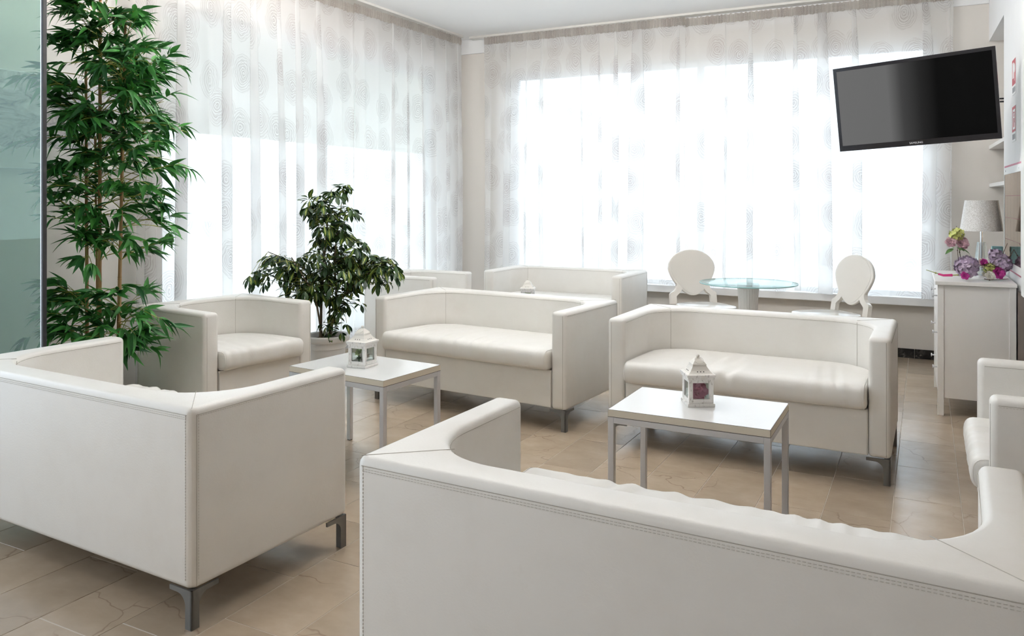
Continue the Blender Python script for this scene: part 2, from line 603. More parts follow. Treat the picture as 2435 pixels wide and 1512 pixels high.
def lathe(bm, prof, n=24, caps=True, mat=None, rfun=None):
    rings = []
    allv = []
    for r, z in prof:
        ring = []
        for i in range(n):
            a = 2 * PI * i / n
            rr = r * (rfun(a) if rfun else 1.0)
            ring.append(bm.verts.new((rr * math.cos(a), rr * math.sin(a), z)))
        rings.append(ring)
        allv += ring
    for a, b in zip(rings, rings[1:]):
        for i in range(n):
            j = (i + 1) % n
            bm.faces.new((a[i], a[j], b[j], b[i]))
    if caps:
        bm.faces.new(list(reversed(rings[0])))
        bm.faces.new(rings[-1])
    if mat is not None:
        bmesh.ops.transform(bm, matrix=mat, verts=allv)
    return allv


def tube(bm, pts, r, n=6, closed=False, r1=None):
    pts = [Vector(p) for p in pts]
    m = len(pts)
    rings = []
    up = Vector((0, 0, 1))
    prev = None
    for i, p in enumerate(pts):
        if closed:
            d = pts[(i + 1) % m] - pts[i - 1]
        else:
            d = pts[min(i + 1, m - 1)] - pts[max(i - 1, 0)]
        if d.length < 1e-9:
            d = Vector((0, 0, 1))
        d.normalize()
        if prev is None:
            ref = up if abs(d.z) < 0.95 else Vector((1, 0, 0))
            a = d.cross(ref).normalized()
        else:
            a = (prev - d * prev.dot(d))
            a = a.normalized() if a.length > 1e-6 else d.cross(up).normalized()
        prev = a
        b = d.cross(a)
        rr = r if r1 is None else r + (r1 - r) * i / max(1, m - 1)
        rings.append([bm.verts.new(p + (a * math.cos(2 * PI * k / n) + b * math.sin(2 * PI * k / n)) * rr) for k in range(n)])
    for i in range(m if closed else m - 1):
        a, b = rings[i], rings[(i + 1) % m]
        for k in range(n):
            q = (k + 1) % n
            bm.faces.new((a[k], a[q], b[q], b[k]))
    if not closed:
        bm.faces.new(list(reversed(rings[0])))
        bm.faces.new(rings[-1])


def sphere(bm, c, r, n=10, sz=1.0):
    prof = [(max(1e-4, r * math.sin(PI * i / n)), -r * sz * math.cos(PI * i / n)) for i in range(n + 1)]
    lathe(bm, prof, max(8, n + 4), True, Matrix.Translation(c))


# ------------------------------------------------------------------ the room
WL, WV, CE = -4.65, 7.60, 3.12          # left wall x, window wall y, ceiling z


def wr(y):                              # right pier wall runs very slightly off square
    return 0.461 + 0.025 * (7.60 - y)


bm = bmesh.new()
bx(bm, -4.85, 4.2, -4.2, 7.80, -0.10, -0.0014)
floor = struct('floor', bm, 'grout')

# marble tiles laid in columns; those in sight are single pieces
TW, TL, GAP = 0.268, 0.485, 0.0022
tile_me = finish(box(-TW / 2 + GAP / 2, TW / 2 - GAP / 2, -TL / 2 + GAP / 2, TL / 2 - GAP / 2, -0.006, 0.0, 0.0010, 1))
tile_me.materials.append(M['marble'])
tile_me.name = 'tile'
rt = random.Random(5)
cth, sth = math.cos(R(YAW)), math.sin(R(YAW))
cands = []
ncol = int((4.2 + 4.65) / TW) + 2
for ci in range(-2, ncol):
    ux = -4.65 + TW * (ci + 0.5) - 0.035
    off = rt.random() * TL
    yy = -4.2 + off - TL
    while yy < 7.8:
        cyy = yy + TL / 2
        zc = -ux * sth + cyy * cth
        xc = ux * cth + cyy * sth
        seen = False
        if zc > 0.5:
            px = CX + F_PX * xc / zc
            py = HOR + F_PX * CAM_H / zc
            seen = -120 < px < 2560 and py < 1640
        if -4.64 < ux - TW / 2 + 0.05 and ux + TW / 2 < 4.3 and cyy - TL / 2 < 7.6:
            cands.append((0 if seen else 1, zc if zc > 0 else 99, ux, cyy))
        yy += TL
cands.sort()
rest = bmesh.new()
ntile = 0
for k, (s, zc, ux, cyy) in enumerate(cands):
    if s == 0 and ntile < 298:
        o = bpy.data.objects.new('tile', tile_me)
        C.objects.link(o)
        o.parent = floor
        o.location = (ux, cyy, 0)
        ntile += 1
    else:
        bx(rest, ux - TW / 2 + GAP / 2, ux + TW / 2 - GAP / 2, cyy - TL / 2 + GAP / 2, min(cyy + TL / 2 - GAP / 2, 7.79), -0.006, 0.0)
stuff(obj('tile_field', rest, 'marble', floor))

bm = bmesh.new()
bx(bm, -4.85, 4.4, -4.4, 7.80, CE, CE + 0.15)
struct('ceiling', bm, 'ceiling')

# left wall with the tall window
LW0, LW1, LWZ0, LWZ1 = 3.72, 7.22, 0.10, 2.72
bm = bmesh.new()
bx(bm, WL - 0.2, WL, 2.30, LW0, 0, CE)
bx(bm, WL - 0.2, WL, LW1, 7.80, 0, CE)
bx(bm, WL - 0.2, WL, LW0, LW1, LWZ1, CE)
bx(bm, WL - 0.2, WL, LW0, LW1, 0, LWZ0)
struct('wall_left', bm, 'wall_grey')
# window wall
BW0, BW1, BWZ0, BWZ1 = -3.97, 0.10, 0.50, 2.70
bm = bmesh.new()
bx(bm, WL, BW0, WV, WV + 0.2, 0, CE)
bx(bm, BW1, 1.05, WV, WV + 0.2, 0, CE)
bx(bm, BW0, BW1, WV, WV + 0.2, BWZ1, CE)
bx(bm, BW0, BW1, WV, WV + 0.2, 0, BWZ0)
struct('wall_back', bm, 'wall')
# plaster cornice above the beige paint
bm = bmesh.new()
bx(bm, WL, 0.46, WV - 0.03, WV - 0.001, 2.96, CE - 0.001)
struct('trim_1', bm, 'wall_white')
# window sill board
struct('trim_2', box(-4.05, 0.22, WV - 0.10, WV - 0.001, 0.455, 0.525, 0.006), 'sill')
# black marble skirting in pieces
base = struct('baseboard_back', box(WL + 0.02, 0.60, WV - 0.010, WV - 0.001, 0.0, 0.075), 'grout')
bl = finish(box(-0.149, 0.149, -0.014, 0, 0.0, 0.078, 0.001, 1))
bl.materials.append(M['black_marble'])
x = WL + 0.2
while x < 0.40:
    o = obj('skirting_tile', bl, None, base, loc=(x, WV - 0.002, 0))
    x += 0.301

# right pier wall, niche behind it, beam above the niche
NY = 6.55
bm = bmesh.new()
prism(bm, [(wr(5.25), 5.25), (1.05, 5.25), (1.05, NY), (wr(NY), NY)], 0, CE)
struct('wall_right', bm, 'wall_white')
bm = bmesh.new()
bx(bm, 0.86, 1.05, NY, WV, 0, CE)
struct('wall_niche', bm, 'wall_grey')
bm = bmesh.new()
prism(bm, [(wr(NY), NY), (0.86, NY), (0.86, WV), (wr(WV), WV)], 2.65, CE - 0.001)
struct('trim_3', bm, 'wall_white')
# dark brown panel low on the pier
bm = bmesh.new()
prism(bm, [(wr(5.24) - 0.02, 5.235), (wr(5.64) - 0.02, 5.63), (wr(5.64), 5.63), (wr(5.24), 5.235)], 0.0, 0.80)
struct('trim_4', bm, 'dark_brown')
# white pilaster at the near end of the pier
bm = bmesh.new()
prism(bm, [(wr(5.25) - 0.03, 5.235), (wr(5.40) - 0.03, 5.40), (wr(5.40), 5.40), (wr(5.25), 5.235)], 0.801, CE - 0.001)
struct('trim_5', bm, 'wall_white')
# rest of the lounge, behind and beside the viewer
bm = bmesh.new()
bx(bm, 1.05, 4.4, 5.25, 5.45, 0, CE)
struct('wall_lounge', bm, 'wall')
bm = bmesh.new()
bx(bm, 4.2, 4.4, -4.2, 5.25, 0, CE)
struct('wall_side', bm, 'bounce_brown')
bm = bmesh.new()
bx(bm, WL - 0.2, 4.4, -4.4, -4.2, 0, CE)
struct('wall_front', bm, 'wall')
# shopfront glazing on the left, beside the viewer
bm = bmesh.new()
bx(bm, WL - 0.2, WL, -4.2, 2.30, 2.85, CE)
bx(bm, WL - 0.2, WL, -4.2, -3.3, 0, 2.85)
struct('wall_entrance', bm, 'wall_white')


def window(name, axis, a0, a1, z0, z1, plane, nm, glass='pane', fw=0.06):
    bm = bmesh.new()

    def rail(p0, p1, q0, q1):
        if axis == 'x':
            bx(bm, p0, p1, plane - 0.03, plane + 0.03, q0, q1)
        else:
            bx(bm, plane - 0.03, plane + 0.03, p0, p1, q0, q1)
    rail(a0, a1, z0, z0 + fw)
    rail(a0, a1, z1 - fw, z1)
    rail(a0, a0 + fw, z0 + fw, z1 - fw)
    rail(a1 - fw, a1, z0 + fw, z1 - fw)
    w = struct(name, bm, 'frame_white')
    step = (a1 - a0) / nm
    for i in range(1, nm):
        b2 = bmesh.new()
        c = a0 + step * i
        if axis == 'x':
            bx(b2, c - fw / 2, c + fw / 2, plane - 0.028, plane + 0.028, z0 + fw, z1 - fw)
        else:
            bx(b2, plane - 0.028, plane + 0.028, c - fw / 2, c + fw / 2, z0 + fw, z1 - fw)
        obj('mullion', b2, 'frame_white', w)
    for i in range(nm):
        b2 = bmesh.new()
        p0 = a0 + step * i + fw * 0.5
        p1 = a0 + step * (i + 1) - fw * 0.5
        if axis == 'x':
            bx(b2, p0, p1, plane - 0.003, plane + 0.003, z0 + fw, z1 - fw)
        else:
            bx(b2, plane - 0.003, plane + 0.003, p0, p1, z0 + fw, z1 - fw)
        obj('pane', b2, glass, w)
    return w


window('window_1', 'x', BW0, BW1, BWZ0, BWZ1, WV + 0.09, 2)
window('window_2', 'y', LW0, LW1, LWZ0, LWZ1, WL - 0.09, 2)
window('window_3', 'y', -3.3, 2.30, 0.0, 2.85, WL - 0.09, 4, 'dimming_pane')

# outside: pavement and a cream awning past the left window
bm = bmesh.new()
bx(bm, -30, 30, -30, 40, -0.30, -0.12)
struct('ground_outside', bm, 'pavement')
bd = thing('added_building', 'pale rendered facade added outside to dim the right window behind its sheer curtain', 'added_building', (0, 20, -0.12))  # added facade, cuts the sky brightness behind the right curtain
bm = bmesh.new()
bx(bm, -34, 26, 0, 6, 0, 6.6)
obj('wall', bm, 'render', bd)
bm = bmesh.new()
bx(bm, -34.1, 26.1, -0.12, 6.1, 6.6, 6.9)
obj('cornice', bm, 'render', bd)
bm = bmesh.new()
bx(bm, -34, 26, -0.06, 0, 0, 0.7)
obj('plinth', bm, 'pavement', bd)
aw = thing('awning', 'pale awning outside, seen faintly through the left sheer curtain', 'awning', (-5.0, 5.4, 0))
bm = bmesh.new()
prism(bm, [(-0.02, 2.86), (-1.9, 2.30), (-1.9, 2.26), (-0.02, 2.82)], -2.3, 8.0,
      Matrix(((1, 0, 0, 0), (0, 0, 1, 0), (0, 1, 0, 0), (0, 0, 0, 1))))
obj('canopy', bm, 'awning', aw)
bm = bmesh.new()
bx(bm, -1.93, -1.87, -2.3, 8.0, 2.06, 2.29)
obj('valance', bm, 'awning', aw)
for yy in (-2.2, 7.9):
    bm = bmesh.new()
    bx(bm, -1.88, -1.83, yy - 0.025, yy + 0.025, -0.12, 2.28)
    obj('post', bm, 'frame_white', aw)


# ------------------------------------------------------------------ curtains
def curtain_mesh(length, zt, zb, seed, ztop_n=10, lam=0.23, top=True):
    """folded cloth along local x; uv holds unrolled metres"""
    rr = random.Random(seed)
    bm = bmesh.new()
    uvl = bm.loops.layers.uv.new('uv')
    pts = []
    s, x = 0.0, 0.0
    # fold sequence: irregular pleats that partly overlap
    folds = []
    while x < length:
        w = lam * rr.uniform(0.65, 1.35)
        folds.append((x, min(w, length - x + 0.001), rr.choice((0.10, 0.26, 0.32, 0.38, 0.44, 0.50)), rr.uniform(0.6, 1.2)))
        x += w
    prof = []
    for (x0, w, kk, aa) in folds:
        n = 18
        for i in range(n):
            t = i / n
            ov = kk * w
            px = x0 + w * t + ov * math.sin(2 * PI * t)
            py = 0.022 * aa * math.cos(2 * PI * t) - 0.022 * aa
            prof.append((px, py))
    prof.append((length, 0.0))
    ss = [0.0]
    for a, b in zip(prof, prof[1:]):
        ss.append(ss[-1] + math.hypot(b[0] - a[0], b[1] - a[1]))
    rows = []
    for j in range(ztop_n + 1):
        t = j / ztop_n
        z = zt + (zb - zt) * t
        amp = 0.35 + 0.65 * min(1, t * 2.2)
        row = []
        for i, (px, py) in enumerate(prof):
            lin = length * i / (len(prof) - 1)
            xx = lin + (px - lin) * (0.75 + 0.25 * min(1, t * 3))
            hem = 0.010 * math.sin(ss[i] * 9 + seed) if j == ztop_n else 0.0
            row.append(bm.verts.new((xx + 0.012 * math.sin(3.0 * t + i * 0.05), py * amp, z + hem)))
        rows.append(row)
    for j in range(ztop_n):
        for i in range(len(prof) - 1):
            f = bm.faces.new((rows[j][i], rows[j][i + 1], rows[j + 1][i + 1], rows[j + 1][i]))
            zs = [rows[j][i].co.z, rows[j][i + 1].co.z, rows[j + 1][i + 1].co.z, rows[j + 1][i].co.z]
            us = [ss[i], ss[i + 1], ss[i + 1], ss[i]]
            for lp, u_, z_ in zip(f.loops, us, zs):
                lp[uvl].uv = (u_ * 1.30 + seed * 3.7, z_)
    return finish(bm, True, None)


def header_mesh(length, zt, zb, seed):
    rr = random.Random(seed)
    bm = bmesh.new()
    uvl = bm.loops.layers.uv.new('uv')
    n = int(length / 0.006)
    rows = [[], [], []]
    ph = 0
    us = []
    for i in range(n + 1):
        x = length * i / n
        ph += rr.uniform(0.7, 1.7)
        d = 0.007 * math.sin(ph)
        us.append(x * 2.1)
        rows[0].append(bm.verts.new((x, d - 0.004, zt + 0.004 * math.sin(ph * 0.7))))
        rows[1].append(bm.verts.new((x, d * 1.3 - 0.008, (zt + zb) / 2)))
        rows[2].append(bm.verts.new((x, d - 0.004, zb + 0.004 * math.sin(ph * 0.5))))
    for j in range(2):
        for i in range(n):
            f = bm.faces.new((rows[j][i], rows[j][i + 1], rows[j + 1][i + 1], rows[j + 1][i]))
            for lp, u_, z_ in zip(f.loops, (us[i], us[i + 1], us[i + 1], us[i]), (zt, zt, zb, zb)):
                lp[uvl].uv = (u_ + seed * 3.7, z_)
    return finish(bm, True, None)


def curtain(name, p0, p1, zt, zb, seed, label):
    d = Vector((p1[0] - p0[0], p1[1] - p0[1], 0))
    L = d.length
    t = thing(name, label, 'curtain', (p0[0], p0[1], 0), math.atan2(d.y, d.x), 'sheer curtains printed with scribbled rings')
    obj('panel', curtain_mesh(L, zt - 0.075, zb, seed), 'sheer', t)
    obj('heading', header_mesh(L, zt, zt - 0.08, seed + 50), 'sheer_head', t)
    return t


CT = 3.088
curtain('sheer_curtain', (-4.20, 7.42), (-2.02, 7.46), CT, 0.535, 1, 'white ring-printed sheer curtain behind the rear two-seater sofa, beside the beige corner')
curtain('sheer_curtain', (-2.06, 7.49), (0.20, 7.50), CT - 0.01, 0.53, 2, 'white ring-printed sheer curtain behind the television and glass table')
# on the left wall the cloth faces +x: run from far to near so local -y points into the room
curtain('sheer_curtain', (-4.52, 3.42), (-4.53, 5.66), CT, 0.05, 3, 'white ring-printed sheer curtain between the bamboo and the umbrella plant')
curtain('sheer_curtain', (-4.49, 5.60), (-4.43, 7.32), CT, 0.05, 4, 'white ring-printed sheer curtain beside the corner, right of the umbrella plant')
rail = thing('curtain_rail', 'slim curtain rail along the ceiling over the right window', 'rail', (0, 0, 0))
bm = bmesh.new()
bx(bm, -4.40, 0.24, 7.44, 7.52, 3.098, CE - 0.0005)
obj('track', bm, 'clip', rail)
rail = thing('curtain_rail', 'slim curtain rail along the ceiling over the left window', 'rail', (0, 0, 0))
bm = bmesh.new()
bx(bm, -4.56, -4.42, 3.40, 7.36, 3.098, CE - 0.0005)
obj('track', bm, 'clip', rail)


# ------------------------------------------------------------------ leather sofas and armchairs
SH, SD, ST, SB, SR, SZ = 0.695, 0.72, 0.10, 0.12, 0.24, 0.125
BV, CR = 0.022, 0.030


def shell_part(pts, mitre_idx, z0, z1):
    """upright padded piece with plan outline pts; edges on mitre sides (index of the side start) stay crisp"""
    bm = bmesh.new()
    n = len(pts)
    prism(bm, pts, z0, z1)
    mp = []
    for i in mitre_idx:
        a, b = Vector((*pts[i], 0)), Vector((*pts[(i + 1) % n], 0))
        mp.append((a, b))

    def on_mitre(v):
        for k_, (a, b) in enumerate(mp):
            p_ = Vector((v.co.x, v.co.y, 0))
            if min((p_ - a).length, (p_ - b).length) < 1e-5:
                return k_
        return -1
    bmesh.ops.recalc_face_normals(bm, faces=bm.faces)
    bm.normal_update()
    ed = []
    sm = []
    for e in bm.edges:
        a, b = e.verts
        if on_mitre(a) >= 0 and on_mitre(a) == on_mitre(b):
            sm.append(e)
            continue
        fa = e.calc_face_angle(0)
        if fa > R(35):
            ed.append(e)
    bmesh.ops.bevel(bm, geom=ed, offset=BV, segments=4, profile=0.5, affect='EDGES')
    return finish(bm, True, 40)


def cushion_mesh(hw, y0, yb, z0, z1, arc, seed):
    """seat cushion: rounded box, front roll, wrinkled top; plan corners at the back follow the shell's curve"""
    rr = random.Random(seed)
    NX, NP = 130, 44
    bm = bmesh.new()
    rings = []
    ph = [rr.uniform(0, 6.28) for _ in range(8)]
    for i in range(NX + 1):
        t = -1 + 2 * i / NX
        # finer near the ends
        sx = math.copysign(1 - (1 - abs(t)) ** 1.25, t)
        x = hw * sx
        edge = hw - abs(x)
        inset = 0.0
        re = 0.030
        if edge < re:
            inset = re - math.sqrt(max(0, re * re - (re - edge) ** 2))
        back = yb
        if abs(x) > hw - arc:
            q = abs(x) - (hw - arc)
            back = yb - (arc - math.sqrt(max(0, arc * arc - q * q)))
        ring = []
        h = z1 - z0
        rf, rb = h * 0.46, h * 0.35
        cr = 0.010 * (1 - (x / hw) ** 4)
        y_f, y_b = y0 + inset * 0.8, back - inset * 0.3
        za, zb_ = z0 + inset * 0.5, z1 - inset * 0.8
        path = []
        for k in range(NP):
            a = k / NP
            if a < 0.10:      # bottom
                u = a / 0.10
                path.append((y_b - rb + (y_f + 0.02 - y_b + rb) * u, za))
            elif a < 0.38:    # front roll
                u = (a - 0.10) / 0.28
                ang = -PI / 2 - PI * u
                cyy, czz = y_f + rf * 0.9, (za + zb_) / 2
                yy = cyy + rf * 0.9 * math.copysign(abs(math.cos(ang)) ** 0.72, math.cos(ang))
                zz = czz + (zb_ - za) / 2 * math.copysign(abs(math.sin(ang)) ** 0.72, math.sin(ang))
                path.append((yy, zz))
            elif a < 0.86:    # top
                u = (a - 0.38) / 0.48
                path.append((y_f + rf * 0.9 + (y_b - rb - y_f - rf * 0.9) * u, zb_ + cr * math.sin(PI * min(1, u * 1.1)) - 0.012 * u))
            else:             # back roll
                u = (a - 0.86) / 0.14
                ang = PI / 2 - PI * u
                path.append((y_b - rb + rb * math.cos(ang), (za + zb_ - 0.012) / 2 + (zb_ - 0.012 - za) / 2 * math.sin(ang)))
        for k, (yy, zz) in enumerate(path):
            a = k / NP
            w = 0.0
            if 0.16 < a < 0.9:
                # pulled creases running front to back, strongest toward the middle rear and the front face
                env = max(0.0, math.sin(PI * (a - 0.16) / 0.74)) * min(1, edge / 0.12)
                w = 0.0046 * env * (math.sin(x * 52 + ph[0] + 1.6 * math.sin(a * 9 + ph[1])) * (0.5 + 0.5 * math.sin(x * 7 + ph[2]))
                                    + 0.7 * math.sin(x * 91 + ph[3] + 2.2 * math.sin(a * 7 + ph[4] + x * 5)) * (0.5 + 0.5 * math.sin(x * 11 + ph[5])))
            nz = 1.0 if a > 0.3 else 0.35
            ny = -1.0 if a < 0.36 else 0.0
            ring.append(bm.verts.new((x, yy + w * ny, zz + w * nz)))
        rings.append(ring)
    for a, b in zip(rings, rings[1:]):
        for k in range(NP):
            q = (k + 1) % NP
            bm.faces.new((a[k], a[q], b[q], b[k]))
    bm.faces.new(list(reversed(rings[0])))
    bm.faces.new(rings[-1])
    pr = []
    for sgn in (0, -1):
        rg = rings[3 if sgn == 0 else -4]
        pr.append([v.co.copy() for v in rg])
    return finish(bm, True, 60), pr


def leg_mesh(sx, sy):
    """corner leg: square post with a flared bracket along each side"""
    bm = bmesh.new()
    w, fl, t = 0.030, 0.105, 0.007

    def bracket(mat):
        pts = [(0, 0), (w, 0), (w * 0.98, SZ - 0.055)]
        for i in range(7):
            a = PI - (PI / 2) * i / 6
            pts.append((w * 0.98 + 0.038 + 0.038 * math.cos(a), SZ - 0.055 + 0.038 * math.sin(a)))
        pts += [(fl, SZ - 0.016), (fl, SZ - 0.001), (0, SZ - 0.001)]
        prism(bm, pts, 0, t, mat)
    # plate in the xz plane, then one in the yz plane
    bracket(Matrix(((-sx, 0, 0, 0), (0, 0, -sy, 0), (0, 1, 0, 0), (0, 0, 0, 1))))
    bracket(Matrix(((0, 0, -sx, 0), (-sy, 0, 0, 0), (0, 1, 0, 0), (0, 0, 0, 1))))
    x0, x1 = sorted((-sx * 0.0006, -sx * w * 0.9))
    y0, y1 = sorted((-sy * 0.0006, -sy * w * 0.9))
    bx(bm, x0, x1, y0, y1, 0.0, SZ - 0.002)
    return finish(bm)


def stitch_line(bm, p, q, step=0.0095, ln=0.0062, r=0.0008):
    p, q = Vector(p), Vector(q)
    d = q - p
    L = d.length
    d.normalize()
    k = 0.0
    while k + ln < L:
        tube(bm, [p + d * k, p + d * (k + ln)], r, 4)
        k += step


def sofa(name, W, loc, rot, label, cat, group, seed, stitches=True):
    t = thing(name, label, cat, (loc[0], loc[1], 0), R(rot), group)
    hx, hy = W / 2, SD / 2
    acx, acy = -hx + ST + SR, hy - SB - SR

    def arc(a):
        return (acx + SR * math.cos(R(a)), acy + SR * math.sin(R(a)))
    mit = 128

    def cor(a):                          # rounded outer back corner
        return (-hx + CR + CR * math.cos(R(a)), hy - CR + CR * math.sin(R(a)))
    armp = [(-hx, -hy), (-hx + ST, -hy)] + [arc(a) for a in (180, 172, 163, 154, 145, 136, mit)] + [cor(a) for a in (135, 150, 165, 180)]
    left = shell_part(armp, [8], SZ, SH)
    obj('armrest', left, 'leather', t)
    right = shell_part([(-x_, y_) for x_, y_ in reversed(armp)], [3], SZ, SH)
    obj('armrest', right, 'leather', t)
    bl_ = [arc(a) for a in (mit, 120, 112, 104, 96, 90)]
    co_ = [cor(a) for a in (135, 120, 105, 90)]
    backp = [co_[0]] + bl_ + [(-x_, y_) for x_, y_ in reversed(bl_)] + [(-x_, y_) for x_, y_ in co_] + list(reversed(co_[1:]))
    back = shell_part(backp, [0, 12], SZ, SH)
    obj('backrest', back, 'leather', t)
    # base panel between the arms
    obj('base', box(-hx + ST + 0.001, hx - ST - 0.001, -hy + 0.004, hy - SB - 0.02, SZ + 0.006, 0.350, 0.006), 'leather', t)
    cm, prs = cushion_mesh(hx - ST - 0.004, -hy - 0.055, hy - SB - 0.004, 0.352, 0.470, SR, seed)
    cu = obj('seat_cushion', cm, 'leather', t)
    for pr in prs:
        bm = bmesh.new()
        tube(bm, pr, 0.0028, 5, True)
        obj('piping', bm, 'leather', cu, smooth=True)
    for sx in (-1, 1):
        for sy in (-1, 1):
            obj('leg', leg_mesh(sx, sy), 'leg_steel', t, loc=(sx * (hx - 0.004), sy * (hy - 0.004), 0))
    # seams: thin welts on the upper inner and outer edges, mitres and upright corners
    bm = bmesh.new()
    z = SH - (BV * 0.95)
    e = 0.0006
    r = 0.0010
    for s in (-1, 1):
        inner = [arc(a) for a in (180, 170, 160, 150, 140, mit)]
        tube(bm, [(s * -(hx - ST - e), -hy + BV, z)] + [(s * x_, y_, z) for x_, y_ in inner], r, 4)
        mx, my = arc(mit)
        tube(bm, [(s * mx, my, SH + 0.0002), (s * -(hx - 0.012), hy - 0.012, SH + 0.0002)], r, 4)
        tube(bm, [(s * (mx + 0.0005), my - 0.0005, SH - 0.01), (s * (mx + 0.0005), my - 0.0005, 0.40)], r, 4)
        tube(bm, [(s * -hx, -hy + BV, z), (s * -hx, hy - BV, z)], r, 4)
        tube(bm, [(s * -(hx - (BV * 0.95)), -hy, z), (s * -(hx - (BV * 0.95)), -hy, SZ + 0.01)], r, 4)
        tube(bm, [(s * -(hx), hy - (BV * 0.95), z), (s * -(hx), hy - (BV * 0.95), SZ + 0.01)], r, 4)
        tube(bm, [(s * -(hx - ST), -hy - 0.0002, 0.34), (s * -(hx - ST), -hy - 0.0002, SZ + 0.01)], r, 4)
    ins = [arc(a) for a in (mit, 115, 102, 90)]
    tube(bm, [(x_, y_, z) for x_, y_ in ins] + [(-x_, y_, z) for x_, y_ in reversed(ins)], r, 4)
    tube(bm, [(-hx + BV, hy, z), (hx - BV, hy, z)], r, 4)
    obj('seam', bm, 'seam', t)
    if stitches:
        bm = bmesh.new()
        for dz in (BV + 0.006, BV + 0.012):
            stitch_line(bm, (-hx + (BV + 0.002), hy + 0.0004, SH - dz), (hx - (BV + 0.002), hy + 0.0004, SH - dz))
        for s in (-1, 1):
            stitch_line(bm, (s * hx, -hy + (BV + 0.002), SH - BV - 0.004), (s * hx, hy - (BV + 0.002), SH - BV - 0.004))
            stitch_line(bm, (s * (hx - BV - 0.005), hy + 0.0004, SH - 0.02), (s * (hx - BV - 0.005), hy + 0.0004, SZ + (BV + 0.002)))
            stitch_line(bm, (s * (hx + 0.0003), hy - BV - 0.006, SH - 0.02), (s * (hx + 0.0003), hy - BV - 0.006, SZ + (BV + 0.002)))
        stuff(obj('stitching', bm, 'thread', t))
    return t


GS, GA = 'white leather two-seater sofas', 'white leather armchairs'
sofa('two_seater_sofa', 1.49, (-2.762, 2.128), 177.6, 'white leather two-seater sofa at the lower left, back turned, in front of the bamboo', 'sofa', GS, 1)
sofa('two_seater_sofa', 1.49, (-0.540, 1.955), 178.3, 'nearest white leather two-seater sofa, back turned, filling the foreground', 'sofa', GS, 2)
sofa('two_seater_sofa', 1.48, (-2.554, 4.647), -5.0, 'white leather two-seater sofa facing the table with the succulent lantern', 'sofa', GS, 3)
sofa('two_seater_sofa', 1.42, (-0.850, 4.505), -0.6, 'white leather two-seater sofa facing the table with the rose lantern', 'sofa', GS, 4)
sofa('two_seater_sofa', 1.36, (-2.985, 6.820), 0.0, 'farthest white leather two-seater sofa, against the right curtained window', 'sofa', GS, 5)
sofa('armchair', 0.79, (-3.965, 3.660), 82.0, 'white leather armchair between the bamboo and the umbrella plant', 'armchair', GA, 6)
sofa('armchair', 0.68, (-4.035, 5.940), 90.0, 'white leather armchair in the far corner, behind the umbrella plant', 'armchair', GA, 7)
sofa('armchair', 0.80, (0.550, 3.450), -90.0, 'white leather armchair cut off by the right edge, in front of the chest', 'armchair', GA, 8)


# ------------------------------------------------------------------ coffee tables
def coffee_table(loc, rot, label):
    t = thing('coffee_table', label, 'table', (loc[0], loc[1], 0), R(rot), 'white coffee tables on steel frames')
    a, b, h = 0.645 / 2, 0.443 / 2, 0.49
    obj('tabletop', box(-a + 0.0015, a - 0.0015, -b + 0.0015, b - 0.0015, h - 0.029, h, 0.0006, 1), 'laminate', t)
    bm = bmesh.new()
    for x0, x1, y0, y1 in ((-a, a, -b, -b + 0.0015), (-a, a, b - 0.0015, b), (-a, -a + 0.0015, -b, b), (a - 0.0015, a, -b, b)):
        bx(bm, x0, x1, y0, y1, h - 0.0285, h - 0.0008)
    obj('edge_band', bm, 'edge_band', t)
    bm = bmesh.new()
    for x0, x1, y0, y1 in ((-a + .001, a - .001, -b - .0002, -b + .0012), (-a + .001, a - .001, b - .0012, b + .0002), (-a - .0002, -a + .0012, -b, b), (a - .0012, a + .0002, -b, b)):
        bx(bm, x0, x1, y0, y1, h - 0.0009, h - 0.0001)
        bx(bm, x0, x1, y0, y1, h - 0.0302, h - 0.0284)
    obj('joint_line', bm, 'dark_brown', t)
    w = 0.025
    for s in (-1, 1):
        obj('rail', box(-a + w, a - w, s * (b - w / 2) - w / 2, s * (b - w / 2) + w / 2, h - 0.030 - w, h - 0.030, 0.0012, 1), 'steel', t)
        obj('rail', box(s * (a - w / 2) - w / 2, s * (a - w / 2) + w / 2, -b + w, b - w, h - 0.030 - w, h - 0.030, 0.0012, 1), 'steel', t)
        for q in (-1, 1):
            lg = obj('leg', box(s * (a - w / 2) - w / 2, s * (a - w / 2) + w / 2, q * (b - w / 2) - w / 2, q * (b - w / 2) + w / 2, 0.004, h - 0.030, 0.0012, 1), 'steel', t)
            obj('foot_pad', box(s * (a - w / 2) - 0.010, s * (a - w / 2) + 0.010, q * (b - w / 2) - 0.010, q * (b - w / 2) + 0.010, 0.0, 0.0045), 'black', lg)
            # mounting plate under the corner
            px, py = s * (a - w - 0.022), q * (b - w - 0.012)
            obj('corner_plate', box(px - 0.022, px + 0.022, py - 0.012, py + 0.012, h - 0.0585, h - 0.0555), 'steel', t)
    return t


coffee_table((-2.585, 3.312), -5.0, 'low white coffee table carrying the succulent lantern, silver legs')
coffee_table((-0.836, 3.300), 0.0, 'low white coffee table carrying the rose lantern, silver legs')
coffee_table((-2.86, 5.88), 0.0, 'low white coffee table behind the middle sofa, under the farthest lantern')


